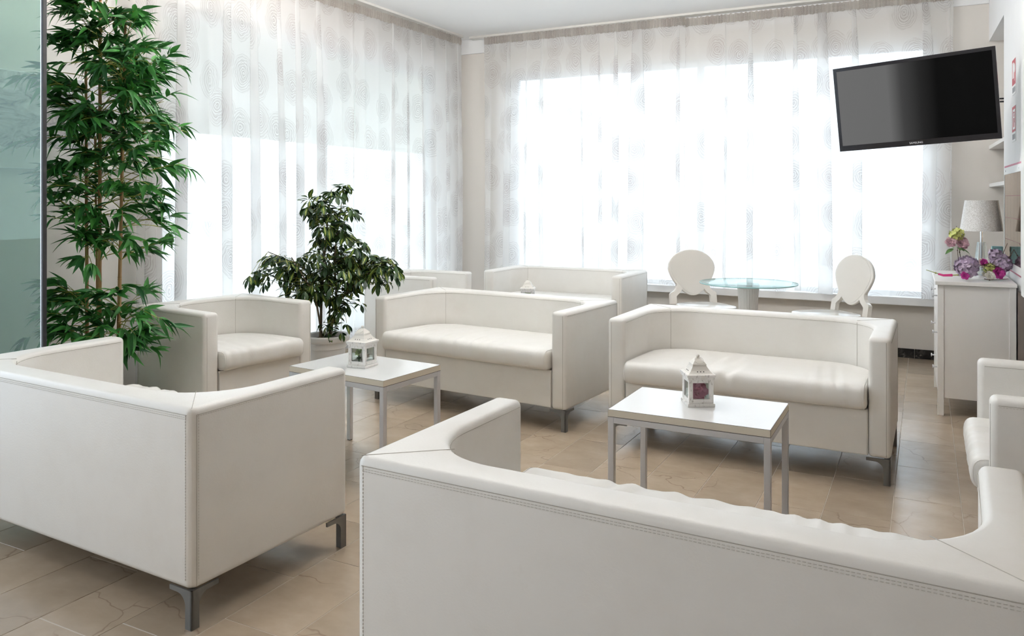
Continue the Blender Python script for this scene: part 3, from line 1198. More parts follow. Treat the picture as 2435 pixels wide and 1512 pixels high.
# ------------------------------------------------------------------ lanterns
def lantern(loc, rot, label):
    t = thing('lantern', label, 'lantern', loc, R(rot), 'white tin and wood lanterns')
    B, P = 0.0575, 0.046
    obj('base', box(-B, B, -B, B, 0.0, 0.013, 0.0015, 1), 'distressed', t)
    obj('base_step', box(-B + 0.007, B - 0.007, -B + 0.007, B - 0.007, 0.0125, 0.018, 0.001, 1), 'distressed', t)
    for sx in (-1, 1):
        for sy in (-1, 1):
            obj('post', box(sx * P - 0.006, sx * P + 0.006, sy * P - 0.006, sy * P + 0.006, 0.0175, 0.112, 0.0008, 1), 'distressed', t)
    me_b = finish(box(-P + 0.0055, P - 0.0055, -0.004, 0.004, 0.0175, 0.031, 0.0006, 1))
    me_t = finish(box(-P + 0.0055, P - 0.0055, -0.004, 0.004, 0.098, 0.112, 0.0006, 1))
    me_s = finish(box(-P + 0.0055, -P + 0.0125, -0.004, 0.004, 0.0305, 0.0985, 0.0006, 1))
    me_p = finish(box(-P + 0.010, P - 0.010, -0.001, 0.001, 0.029, 0.100))
    for m_ in (me_b, me_t, me_s):
        m_.materials.append(M['distressed'])
    me_p.materials.append(M['lantern_glass'])
    for k in range(4):
        a = k * PI / 2
        v = Vector((P * math.sin(a), -P * math.cos(a), 0))
        obj('side_rail', me_b, None, t, loc=v, rot=(0, 0, a))
        obj('side_rail', me_t, None, t, loc=v, rot=(0, 0, a))
        obj('stile', me_s, None, t, loc=v, rot=(0, 0, a))
        obj('stile', me_s, None, t, loc=v, rot=(0, 0, a + PI))
        obj('pane', me_p, None, t, loc=v, rot=(0, 0, a))
    obj('top_board', box(-B + 0.001, B - 0.001, -B + 0.001, B - 0.001, 0.1125, 0.122, 0.001, 1), 'distressed', t)
    obj('top_board', box(-B - 0.003, B + 0.003, -B - 0.003, B + 0.003, 0.1225, 0.133, 0.001, 1), 'distressed', t)
    # flared tin roof with a collar cap
    bm = bmesh.new()
    prof = [(0.056, 0.133), (0.050, 0.137), (0.040, 0.147), (0.031, 0.161), (0.028, 0.168), (0.030, 0.1685), (0.029, 0.1715), (0.020, 0.183), (0.011, 0.192), (0.003, 0.196)]
    rings = []
    for r_, z_ in prof:
        rings.append([bm.verts.new((r_ * sx, r_ * sy, z_)) for sx, sy in ((-1, -1), (1, -1), (1, 1), (-1, 1))])
    for p_, q_ in zip(rings, rings[1:]):
        for i in range(4):
            j = (i + 1) % 4
            bm.faces.new((p_[i], p_[j], q_[j], q_[i]))
    bm.faces.new(list(reversed(rings[0])))
    bm.faces.new(rings[-1])
    roof = obj('roof', bm, 'enamel', t)
    for k in range(4):
        a = k * PI / 2
        for i in (-1, 0, 1):
            bm = bmesh.new()
            lathe(bm, [(0.0024, -0.0006), (0.0024, 0.0006)], 10)
            dist, zz = 0.0437, 0.1436
            o = obj('vent_hole', bm, 'black', roof)
            o.matrix_local = Matrix.Rotation(a, 4, 'Z') @ Matrix.Translation((i * 0.013, -dist, zz)) @ Matrix.Rotation(R(45), 4, 'X')
    bm = bmesh.new()
    sphere(bm, (0, 0, 0.202), 0.0075, 10)
    obj('knob', bm, 'enamel', t, smooth=True, angle=None)
    bm = bmesh.new()
    tl = Matrix.Translation((0, -0.0060, 0.1985)) @ Matrix.Rotation(R(-54), 4, 'X')
    tube(bm, [tl @ Vector((0.0185 * math.sin(2 * PI * i / 28), 0, -0.0185 + 0.0185 * math.cos(2 * PI * i / 28))) for i in range(28)], 0.0011, 6, True)
    obj('ring_handle', bm, 'enamel', t, smooth=True, angle=None)
    # hook latch
    hk = obj('latch_plate', box(-0.002, 0.012, -B - 0.0045, -B - 0.002, 0.124, 0.131), 'enamel', t)
    obj('latch_plate', box(-0.002, 0.010, -B - 0.0005, -B + 0.002, 0.114, 0.121), 'enamel', t)
    bm = bmesh.new()
    tube(bm, [(0.012, -B - 0.006, 0.128), (0.0155, -B - 0.0065, 0.122), (0.0155, -B - 0.006, 0.114), (0.012, -B - 0.0055, 0.110), (0.0095, -B - 0.005, 0.113)], 0.0012, 6)
    obj('hook', bm, 'enamel', hk, smooth=True, angle=None)
    return t


TOP = 0.4902
lantern((-2.586, 3.292, TOP), 3.0, 'white distressed lantern holding green and pink succulents, on the left coffee table')
lantern((-0.853, 3.335, TOP), 30.0, 'white distressed lantern holding a pink rose, on the right coffee table')
lantern((-2.918, 5.888, TOP), 20.0, 'white lantern half hidden behind the middle sofa back')


# ------------------------------------------------------------------ flowers
def petal(bm, mat, w, l, cup, n=4):
    """one cupped petal growing along local +y from the origin"""
    rows = []
    for j in range(n + 1):
        t = j / n
        ww = w * math.sin(PI * (0.18 + 0.72 * t)) ** 0.8
        row = []
        for i in (-1, 0, 1):
            x_ = i * ww / 2
            y_ = l * t
            z_ = cup * (t * t) + abs(i) * cup * 0.35
            row.append(bm.verts.new(mat @ Vector((x_, y_, z_))))
        rows.append(row)
    for a, b in zip(rows, rows[1:]):
        for i in range(2):
            bm.faces.new((a[i], a[i + 1], b[i + 1], b[i]))


def rose(r, mat, parent, loc, rot, name='rose', seed=1):
    rr = random.Random(seed)
    bm = bmesh.new()
    k = 0
    for ring, (n, rad, tilt, ln) in enumerate(((3, 0.10, 82, 0.55), (4, 0.22, 72, 0.68), (5, 0.34, 60, 0.80), (6, 0.44, 44, 0.92), (6, 0.52, 26, 1.0))):
        for i in range(n):
            a = 2 * PI * (i / n) + ring * 0.6 + rr.uniform(-0.15, 0.15)
            m = Matrix.Rotation(a, 4, 'Z') @ Matrix.Translation((0, r * rad * 0.55, 0)) @ Matrix.Rotation(R(tilt + rr.uniform(-6, 6)), 4, 'X')
            petal(bm, m, r * (0.55 + 0.55 * rad * 1.6), r * ln * 0.85, -r * 0.16)
    lathe(bm, [(r * 0.08, -r * 0.1), (r * 0.3, 0.0), (r * 0.12, r * 0.25)], 8)
    return obj(name, bm, mat, parent, smooth=True, angle=None, loc=loc, rot=rot)


def hydrangea(r, n, mat, parent, loc, seed=1, pr=0.30, half=False):
    rr = random.Random(seed)
    bm = bmesh.new()
    sphere(bm, (0, 0, 0), r * 0.62, 8)
    for i in range(n):
        z = 1 - 2 * (i + 0.5) / n
        if half:
            z = 1 - 1.35 * (i + 0.5) / n
        a = i * 2.39996
        q = math.sqrt(max(0, 1 - z * z))
        d = Vector((q * math.cos(a), q * math.sin(a), z)).normalized()
        base_m = d.to_track_quat('Z', 'Y').to_matrix().to_4x4()
        m0 = Matrix.Translation(d * r * rr.uniform(0.80, 0.96)) @ base_m @ Matrix.Rotation(rr.uniform(0, 6), 4, 'Z') @ Matrix.Rotation(rr.uniform(-.35, .35), 4, 'X')
        for k in range(4):
            petal(bm, m0 @ Matrix.Rotation(k * PI / 2, 4, 'Z') @ Matrix.Rotation(R(14), 4, 'X'), r * pr * 1.0, r * pr * 1.15, -r * 0.03, 3)
    return obj('hydrangea', bm, mat, parent, smooth=True, angle=None, loc=loc)


def leaf_blade(l, w, droop, fold=0.18, n=5, tipw=0.35):
    """pointed leaf growing along +x; 2*n quads"""
    bm = bmesh.new()
    uvl = bm.loops.layers.uv.new('uv')
    rows = []
    for j in range(n + 1):
        t = j / n
        ww = w * (math.sin(PI * min(1, t ** tipw)) if 0 < t < 1 else 0.03)
        zz = -droop * l * t * t
        rows.append([bm.verts.new((l * t, i * ww / 2, zz + abs(i) * ww * fold)) for i in (-1, 0, 1)])
    for j in range(n):
        for i in range(2):
            f = bm.faces.new((rows[j][i], rows[j][i + 1], rows[j + 1][i + 1], rows[j + 1][i]))
            for lp, (u_, v_) in zip(f.loops, ((i, j), (i + 1, j), (i + 1, j + 1), (i, j + 1))):
                lp[uvl].uv = (u_ / 2, v_ / n)
    return finish(bm, True, None)


# rose in the right lantern
rz = thing('silk_rose', 'raspberry pink rose inside the lantern on the right coffee table', 'flower', (-0.853, 3.335, 0.5086))
bm = bmesh.new()
tube(bm, [(0, 0, 0.0), (0.002, -0.002, 0.022)], 0.002, 6)
obj('stem', bm, 'flower_leaf', rz)
rose(0.037, 'rose_pink', rz, (0.004, -0.006, 0.036), (R(58), 0, R(26)), 'bloom', 3)
lf = leaf_blade(0.032, 0.022, 0.3)
lf.materials.append(M['flower_leaf'])
for a in (20, 150, 210, 280, 330):
    obj('leaf', lf, None, rz, loc=(0, 0, 0.012), rot=(0, R(-22), R(a)))

# succulents in the left lantern
sg = thing('succulent', 'pale green rosette succulent in the left lantern', 'plant', (-2.604, 3.286, 0.5086))


def rosette(parent, mat, r, loc, rot, seed):
    rr = random.Random(seed)
    bm = bmesh.new()
    for ring, (n, tilt, ln) in enumerate(((4, 68, .6), (6, 42, .85), (7, 15, 1.0))):
        for i in range(n):
            m = Matrix.Rotation(2 * PI * i / n + ring * .5, 4, 'Z') @ Matrix.Rotation(R(tilt + rr.uniform(-6, 6)), 4, 'X')
            petal(bm, m, r * .62, r * ln, r * .12)
    return obj('rosette', bm, mat, parent, smooth=True, angle=None, loc=loc, rot=rot)


rosette(sg, 'succ_green', 0.026, (0.0, 0.004, 0.048), (R(48), 0, R(-12)), 1)
rosette(sg, 'succ_dark', 0.017, (0.0, 0.0, 0.016), (R(10), 0, 0.4), 2)
bm = bmesh.new()
tube(bm, [(0, 0, 0), (0, -0.002, 0.045)], 0.004, 6)
obj('stem', bm, 'succ_dark', sg)
sp_ = thing('succulent', 'peach pink rosette succulent in the left lantern', 'plant', (-2.568, 3.300, 0.5086))
rosette(sp_, 'succ_pink', 0.022, (0.0, 0.0, 0.026), (R(48), 0, R(30)), 3)
bm = bmesh.new()
tube(bm, [(0, 0, 0), (0.002, -0.002, 0.032)], 0.004, 6)
obj('stem', bm, 'succ_dark', sp_)
sg3 = thing('succulent', 'green succulent in the lantern half hidden behind the middle sofa', 'plant', (-2.918, 5.888, 0.5086))
rosette(sg3, 'succ_green', 0.036, (0, 0, 0.058), (R(30), 0, 0), 5)
bm = bmesh.new()
tube(bm, [(0, 0, 0), (0, 0, 0.060)], 0.004, 6)
obj('stem', bm, 'succ_dark', sg3)


# ------------------------------------------------------------------ bamboo
class Joined:
    """collects transformed copies of a small mesh into one mesh (vertex and face lists)"""

    def __init__(self):
        self.v, self.f, self.uv = [], [], []

    def add(self, me, m):
        o = len(self.v)
        self.v += [tuple(m @ v.co) for v in me.vertices]
        ul = me.uv_layers[0].data
        for p in me.polygons:
            self.f.append([o + i for i in p.vertices])
            self.uv += [tuple(ul[li].uv) for li in p.loop_indices]

    def mesh(self):
        me = bpy.data.meshes.new('mesh')
        me.from_pydata(self.v, [], self.f)
        ul = me.uv_layers.new(name='uv')
        for i, u_ in enumerate(self.uv):
            ul.data[i].uv = u_
        for p in me.polygons:
            p.use_smooth = True
        return me


def place_leaves(parent, leaves, mats_me, matname, limit=298):
    """leaves: list of (distance, mesh index, matrix). Nearest are single leaves, the rest one piece."""
    leaves.sort(key=lambda q: q[0])
    for me in mats_me:
        if not me.materials:
            me.materials.append(M[matname])
    for d, k, m in leaves[:limit]:
        o = bpy.data.objects.new('leaf', mats_me[k])
        C.objects.link(o)
        o.parent = parent
        o.matrix_local = m
    if len(leaves) > limit:
        j = Joined()
        for d, k, m in leaves[limit:]:
            j.add(mats_me[k], m)
        stuff(obj('foliage', j.mesh(), matname, parent))


def orient(pos, d, roll=0.0, s=1.0):
    """matrix whose +x points along d and whose +z stays as upright as it can"""
    d = d.normalized()
    up = Vector((0, 0, 1))
    y = up.cross(d)
    y = y.normalized() if y.length > 1e-4 else Vector((0, 1, 0))
    z = d.cross(y)
    m = Matrix((d, y, z)).transposed().to_4x4()
    return Matrix.Translation(pos) @ m @ Matrix.Rotation(roll, 4, 'X') @ Matrix.Scale(s, 4)


def bamboo():
    bl_ = (-4.09, 2.88)
    t = thing('bamboo_plant', 'tall potted bamboo with tan canes and bright green leaves beside the glass screen', 'plant', (bl_[0], bl_[1], 0))
    rr = random.Random(11)
    rgt = Vector((cth, sth, 0))          # across the view
    canes = []
    for i, (a, dpt, lean, top, r) in enumerate(((-0.090, 0.03, -0.010, 2.15, 0.0115), (0.0, -0.02, 0.006, 2.45, 0.0130), (0.075, 0.02, 0.045, 2.30, 0.0115), (0.055, 0.09, 0.020, 1.75, 0.0090), (-0.06, 0.10, -0.03, 1.70, 0.0085))):
        base_ = rgt * a + Vector((-sth, cth, 0)) * dpt
        tip = base_ + rgt * lean * top / 2 + Vector((0, 0, top))
        canes.append((base_, tip, r))
        bm = bmesh.new()
        nn = int(top / 0.24)
        prof = []
        off = rr.uniform(0, 0.1)
        for k in range(nn + 1):
            z = 0.10 + off + k * (top - 0.15) / nn
            tp = 1 - 0.35 * z / top
            prof += [(r * tp, z - 0.012), (r * tp * 1.13, z - 0.003), (r * tp * 0.93, z), (r * tp * 1.10, z + 0.004), (r * tp, z + 0.014)]
        prof = [(r, 0.16)] + prof
        prof = [(q, z) for q, z in sorted(prof, key=lambda s: s[1]) if z >= 0.16]
        d = (tip - base_) / top
        m = Matrix.Translation(base_) @ Matrix(((1, 0, d.x, 0), (0, 1, d.y, 0), (0, 0, 1, 0), (0, 0, 0, 1)))
        lathe(bm, prof, 10, True, m)
        obj('cane', bm, 'cane', t, smooth=True)
    # pot and soil (behind the sofa)
    bm = bmesh.new()
    lathe(bm, [(0.12, 0.0), (0.165, 0.24), (0.175, 0.24), (0.175, 0.27), (0.155, 0.27), (0.15, 0.20)], 28, False)
    bm.faces.new([v for v in bm.verts][:28])
    obj('pot', bm, 'pot', t, smooth=True)
    bm = bmesh.new()
    lathe(bm, [(0.151, 0.17), (0.151, 0.215)], 24)
    obj('soil', bm, 'soil', t)
    metas = [leaf_blade(0.122, 0.027, 0.14, 0.20, 5, 0.62), leaf_blade(0.108, 0.029, 0.38, 0.22, 5, 0.62), leaf_blade(0.094, 0.026, 0.05, 0.18, 5, 0.62), leaf_blade(0.130, 0.025, 0.50, 0.25, 5, 0.66)]
    leaves = []
    tw = bmesh.new()
    camp = Vector((-bl_[0], -bl_[1], CAM_H))

    def branch(start, az, elev, L, nl):
        d = Vector((math.cos(az) * math.cos(elev), math.sin(az) * math.cos(elev), math.sin(elev)))
        pts = []
        for k in range(6):
            q = k / 5
            p = start + d * L * q + Vector((0, 0, -0.30 * L * q * q))
            pts.append(p)
        tube(tw, pts, 0.0030, 4, False, 0.0012)
        nt_ = max(2, int(nl / 4))
        for k in range(nt_):
            q = 0.35 + 0.65 * (k + rr.random() * .6) / nt_
            q = min(1.0, q)
            i0 = min(4, int(q * 5))
            p = pts[i0].lerp(pts[i0 + 1], q * 5 - i0)
            dd = (pts[i0 + 1] - pts[i0]).normalized()
            # a side twig with a fan of leaves
            a2 = rr.uniform(-1.1, 1.1)
            td = (Matrix.Rotation(a2, 3, 'Z') @ dd + Vector((0, 0, rr.uniform(-0.25, 0.45)))).normalized()
            tl_ = rr.uniform(0.04, 0.11)
            e = p + td * tl_
            tube(tw, [p, e], 0.0015, 3)
            m = rr.randint(4, 6)
            for j in range(m):
                sp2 = (j / (m - 1) - 0.5) * 2.0
                ld = (Matrix.Rotation(sp2 * rr.uniform(0.45, 1.0), 3, 'Z') @ td + Vector((0, 0, rr.uniform(-0.75, 0.25)))).normalized()
                pos = p.lerp(e, 0.35 + 0.65 * (1 - abs(sp2) * 0.6))
                mm = orient(pos, ld, rr.uniform(-0.9, 0.9), rr.uniform(0.8, 1.15))
                wp = mm.translation
                leaves.append(((wp - camp).length + rr.uniform(-.05, .05), rr.randint(0, 3), mm))

    def cane_at(i, z):
        b_, tp, r = canes[i]
        return b_.lerp(tp, z / tp.z)
    # tiers: height span, how many branches, branch length span
    for z0, z1, nb, l0, l1 in ((0.52, 0.80, 26, 0.14, 0.34), (1.00, 1.14, 17, 0.12, 0.30), (1.18, 1.50, 38, 0.14, 0.40), (1.50, 1.80, 44, 0.15, 0.40), (1.78, 2.12, 58, 0.15, 0.42), (2.05, 2.44, 44, 0.12, 0.38)):
        for k in range(nb):
            z = min(2.42, rr.uniform(z0, z1))
            ok = [i for i in range(5) if canes[i][1].z > z + 0.02]
            i = rr.choice(ok)
            # spread mostly along and toward the open side, away from the wall behind
            az = rr.uniform(-PI, PI)
            if math.cos(az) < -0.55:
                az = az + PI * 0.6
            branch(cane_at(i, z), az, R(rr.uniform(10, 55)), rr.uniform(l0, l1), rr.randint(8, 13))
    # low sprays: one leaning out past the armchair, one behind the glass screen
    for k in range(11):
        branch(cane_at(2, rr.uniform(0.50, 0.86)), R(rr.uniform(-35, 14)), R(rr.uniform(5, 45)), rr.uniform(0.16, 0.34), rr.randint(9, 13))
    for k in range(8):
        branch(cane_at(0, rr.uniform(0.55, 0.90)), R(rr.uniform(170, 235)), R(rr.uniform(5, 45)), rr.uniform(0.10, 0.22), rr.randint(8, 11))
    stuff(obj('twigs', tw, 'greentwig', t, smooth=True))
    place_leaves(t, leaves, metas, 'bamboo_leaf')
    return len(leaves)


bamboo()


# ------------------------------------------------------------------ umbrella plant
def umbrella_plant():
    pl = (-3.78, 4.41)
    t = thing('umbrella_plant', 'bushy variegated umbrella plant in a round white pot before the left curtain', 'plant', (pl[0], pl[1], 0))
    rr = random.Random(23)
    rgt = Vector((cth, sth, 0))
    dep = Vector((-sth, cth, 0))
    bm = bmesh.new()
    lathe(bm, [(0.105, 0.0), (0.112, 0.02), (0.128, 0.28), (0.130, 0.30), (0.136, 0.303), (0.139, 0.345), (0.150, 0.348), (0.158, 0.362), (0.158, 0.385), (0.150, 0.394), (0.140, 0.388), (0.135, 0.33)], 40, False)
    bm.faces.new([v for v in bm.verts][:40])
    obj('pot', bm, 'pot', t, smooth=True)
    bm = bmesh.new()
    lathe(bm, [(0.136, 0.32), (0.137, 0.352), (0.09, 0.366), (0.001, 0.372)], 24, False)
    obj('soil', bm, 'soil', t)
    # stems: base offset (across, deep), list of waypoints (across, deep, z)
    stems = [
        [(-0.045, 0, 0.35), (-0.04, 0, 0.62), (-0.02, 0, 0.95), (0.03, 0.0, 1.42)],
        [(-0.055, 0.02, 0.35), (-0.06, 0.03, 0.65), (-0.16, 0.02, 0.85), (-0.42, 0.0, 0.98)],
        [(0.01, -0.02, 0.35), (0.07, -0.03, 0.62), (0.06, -0.02, 0.95), (0.10, 0, 1.30)],
        [(0.02, 0.0, 0.35), (0.08, -0.02, 0.60), (0.24, -0.04, 0.78), (0.46, -0.02, 0.93)],
        [(0.0, 0.04, 0.35), (0.0, 0.08, 0.7), (-0.06, 0.12, 1.0), (-0.10, 0.10, 1.25)],
        [(-0.02, -0.05, 0.35), (-0.06, -0.10, 0.66), (-0.14, -0.12, 0.82), (-0.22, -0.12, 0.95)],
    ]
    paths = []
    for s, w in enumerate(stems):
        pts = [rgt * a + dep * b + Vector((0, 0, z)) for a, b, z in w]
        # smooth
        fine = []
        for i in range(len(pts) - 1):
            p0 = pts[max(0, i - 1)]
            p1, p2 = pts[i], pts[i + 1]
            p3 = pts[min(len(pts) - 1, i + 2)]
            for k in range(6):
                q = k / 6
                fine.append(0.5 * ((2 * p1) + (p2 - p0) * q + (2 * p0 - 5 * p1 + 4 * p2 - p3) * q * q + (3 * p1 - p0 - 3 * p2 + p3) * q ** 3))
        fine.append(pts[-1])
        paths.append(fine)
        bm = bmesh.new()
        tube(bm, fine, 0.0115 if s in (0, 2) else 0.008, 7, False, 0.003)
        obj('stem', bm, 'bark', t, smooth=True)
    # whorl centres fill a cone with two side lobes
    blobs = [((0.03, 0, 1.24), (0.20, 0.18, 0.22), 38), ((0.02, 0, 1.00), (0.26, 0.24, 0.22), 58), ((0.00, -0.02, 0.80), (0.36, 0.26, 0.17), 70),
             ((-0.36, 0, 0.84), (0.20, 0.17, 0.13), 28), ((0.34, 0.0, 0.86), (0.22, 0.16, 0.11), 34), ((0.17, -0.06, 0.62), (0.10, 0.10, 0.12), 8),
             ((-0.24, -0.04, 0.70), (0.22, 0.15, 0.09), 14), ((0.06, -0.08, 0.46), (0.11, 0.08, 0.06), 6), ((0.10, -0.05, 0.60), (0.10, 0.1, 0.08), 5), ((0.10, 0, 1.44), (0.06, 0.05, 0.04), 4), ((-0.12, 0, 1.36), (0.05, 0.04, 0.04), 3)]
    metas = [leaf_blade(0.088, 0.034, 0.20, 0.14, 5, 1.25), leaf_blade(0.074, 0.031, 0.34, 0.16, 5, 1.3), leaf_blade(0.098, 0.036, 0.12, 0.10, 5, 1.2)]
    leaves = []
    tw = bmesh.new()
    camp = Vector((-pl[0], -pl[1], CAM_H))
    for c, rad, n in blobs:
        cc = rgt * c[0] + dep * c[1] + Vector((0, 0, c[2]))
        for k in range(n):
            # shell-weighted point in the ellipsoid
            d = Vector((rr.gauss(0, 1), rr.gauss(0, 1), rr.gauss(0, 1))).normalized() * rr.random() ** 0.28
            p = cc + rgt * d.x * rad[0] + dep * d.y * rad[1] + Vector((0, 0, d.z * rad[2]))
            best = min((q for f in paths for q in f[8:]), key=lambda q: (q - p + Vector((0, 0, 0.06))).length)
            tube(tw, [best, best.lerp(p, 0.55) + Vector((0, 0, 0.015)), p], 0.0016, 3)
            out = (p - cc)
            out = out.normalized() if out.length > 1e-3 else Vector((0, 0, 1))
            axis = (out * 0.7 + Vector((0, 0, 0.75))).normalized()
            b1 = axis.orthogonal().normalized()
            b2 = axis.cross(b1)
            m = rr.randint(6, 9)
            a0 = rr.uniform(0, 6)
            sc_ = rr.uniform(0.75, 1.1)
            for j in range(m):
                a = a0 + 2 * PI * j / m + rr.uniform(-0.12, 0.12)
                ld = (b1 * math.cos(a) + b2 * math.sin(a)) + axis * rr.uniform(-0.35, 0.15) + Vector((0, 0, -0.30))
                ld.normalize()
                mm = orient(p + ld * 0.016, ld, rr.uniform(-0.35, 0.35), sc_ * rr.uniform(0.8, 1.1))
                leaves.append(((mm.translation - camp).length, rr.randint(0, 2), mm))
    stuff(obj('petioles', tw, 'greentwig', t, smooth=True))
    place_leaves(t, leaves, metas, 'scheff_leaf')


umbrella_plant()

# ------------------------------------------------------------------ glass screen, wall picture
GX, GY = -3.80, 2.38
gs = thing('glass_screen', 'green tinted glass screen with a dark edge at the far left', 'screen', (0, 0, 0))
obj('pane', box(WL + 0.001, GX - 0.010, GY - 0.005, GY + 0.005, 0.02, CE - 0.002), 'green_glass', gs)
obj('edge_strip', box(GX - 0.010, GX, GY - 0.010, GY + 0.010, 0.0, CE - 0.002, 0.001, 1), 'black', gs)
obj('edge_strip', box(GX - 0.018, GX - 0.0105, GY - 0.0115, GY + 0.0115, 0.0, CE - 0.002), 'steel', gs)
obj('floor_channel', box(WL + 0.002, GX - 0.018, GY - 0.012, GY + 0.012, 0.0, 0.03), 'steel', gs)

pc = thing('wall_picture', 'grey abstract canvas with a white lower margin, half hidden behind the bamboo', 'picture', (WL, 3.02, 1.53), R(90))
bm = box(-0.40, 0.40, -0.030, -0.001, 0.0, 0.56, 0.003, 1)
obj('canvas', bm, 'frame_white', pc)
bm = bmesh.new()
uvl = bm.loops.layers.uv.new('uv')
q = [bm.verts.new(p) for p in ((-0.395, -0.0308, 0.005), (0.395, -0.0308, 0.005), (0.395, -0.0308, 0.555), (-0.395, -0.0308, 0.555))]
f = bm.faces.new(q)
for lp, u_ in zip(f.loops, ((0, 0), (1, 0), (1, 1), (0, 1))):
    lp[uvl].uv = u_
obj('print', bm, 'artwork', pc)
bm = bmesh.new()
rr = random.Random(4)
tube(bm, [(0.30 + 0.007 * i, -0.0312, 0.045 + 0.016 * math.sin(i * 2.3) * (1 - i / 14)) for i in range(12)], 0.0012, 4)
obj('signature', bm, 'black', pc)


# ------------------------------------------------------------------ round glass table and two balloon-back chairs
rt_ = thing('round_table', 'small round glass table on a fluted white pedestal by the window', 'table', (-1.165, 6.02, 0))
bm = bmesh.new()
lathe(bm, [(0.346, 0.730), (0.3495, 0.731), (0.3495, 0.7395), (0.346, 0.740)], 72)
obj('glass_top', bm, 'table_glass', rt_, smooth=True)
bm = bmesh.new()
lathe(bm, [(0.3497, 0.7315), (0.3512, 0.7335), (0.3512, 0.7370), (0.3497, 0.739)], 72, False)
obj('glass_rim', bm, 'glass_edge', rt_, smooth=True)
bm = bmesh.new()
lathe(bm, [(0.064, 0.03), (0.064, 0.10), (0.062, 0.35), (0.070, 0.60), (0.080, 0.715), (0.080, 0.7295)], 96, True, None, lambda a: 1 - 0.035 * (0.5 - 0.5 * math.cos(24 * a)))
obj('pedestal', bm, 'ped', rt_, smooth=True, angle=60)
bm = bmesh.new()
lathe(bm, [(0.20, 0.0), (0.205, 0.012), (0.19, 0.024), (0.09, 0.030), (0.07, 0.045)], 48)
obj('base', bm, 'ped', rt_, smooth=True)


def balloon_chair(loc, rot, label):
    t = thing('balloon_back_chair', label, 'chair', (loc[0], loc[1], 0), R(rot), 'glossy white balloon-back chairs')
    # local: front is -y
    tilt = R(9)
    bm = bmesh.new()
    pts = []
    for i in range(48):
        a = 2 * PI * i / 48
        zz = math.sin(a)
        xx = math.cos(a)
        # balloon: wide above, drawn in below
        wd = 0.220 * (1.0 if zz > 0 else 1.0 - 0.30 * (-zz) ** 1.2)
        pts.append((xx * wd, 0.755 + zz * (0.165 if zz > 0 else 0.235)))
    m = Matrix.Translation((0, 0.20, 0.46)) @ Matrix.Rotation(-tilt, 4, 'X') @ Matrix.Translation((0, 0, -0.46)) @ Matrix(((1, 0, 0, 0), (0, 0, 1, 0), (0, 1, 0, 0), (0, 0, 0, 1)))
    prism(bm, pts, -0.012, 0.014, m)
    bmesh.ops.recalc_face_normals(bm, faces=bm.faces)
    bm.normal_update()
    bmesh.ops.bevel(bm, geom=[e for e in bm.edges if e.calc_face_angle(0) > R(60)], offset=0.006, segments=3, profile=0.5, affect='EDGES')
    obj('backrest', bm, 'plastic_white', t, smooth=True)
    # raised inner panel
    bm = bmesh.new()
    prism(bm, [(x_ * 0.90, 0.755 + (z_ - 0.755) * 0.93) for x_, z_ in pts], -0.0145, -0.0118, m)
    obj('back_panel', bm, 'plastic_white', t, smooth=True)
    for s in (-1, 1):
        bm = bmesh.new()
        outer = [(0.215, 0.450), (0.215, 0.535), (0.205, 0.548), (0.180, 0.560), (0.160, 0.580), (0.150, 0.605), (0.150, 0.640), (0.158, 0.670)]
        inner = [(0.160, 0.450), (0.160, 0.515), (0.148, 0.528), (0.126, 0.545), (0.106, 0.572), (0.098, 0.600), (0.100, 0.640), (0.110, 0.670)]
        poly = [(s * x_, z_) for x_, z_ in outer] + [(s * x_, z_) for x_, z_ in reversed(inner)]
        prism(bm, poly, -0.013, 0.022, m)
        obj('back_post', bm, 'plastic_white', t)
    bm = bmesh.new()
    pts2 = []
    for i in range(40):
        a = 2 * PI * i / 40
        cx_, sy_ = math.cos(a), math.sin(a)
        k = (abs(cx_) ** 3.2 + abs(sy_) ** 3.2) ** (-1 / 3.2)
        wx = 0.225 - 0.02 * sy_ * k
        pts2.append((cx_ * k * wx, -0.01 + sy_ * k * 0.225))
    prism(bm, pts2, 0.435, 0.462)
    bmesh.ops.recalc_face_normals(bm, faces=bm.faces)
    bm.normal_update()
    bmesh.ops.bevel(bm, geom=[e for e in bm.edges if e.calc_face_angle(0) > R(60)], offset=0.009, segments=3, profile=0.5, affect='EDGES')
    obj('seat', bm, 'plastic_white', t, smooth=True)
    for s in (-1, 1):
        for yy, dy in ((-0.185, -0.01), (0.19, 0.05)):
            bm = bmesh.new()
            for_ = [(s * 0.185, yy, 0.437), (s * 0.188, yy + dy * 0.4, 0.22), (s * 0.185, yy + dy, 0.0)]
            tube(bm, for_, 0.019, 8, False, 0.012)
            obj('leg', bm, 'plastic_white', t, smooth=True)
    return t


balloon_chair((-1.66, 6.70), 40.0, 'glossy white balloon-back chair left of the round glass table')
balloon_chair((-0.68, 6.66), -47.0, 'glossy white balloon-back chair right of the round glass table')

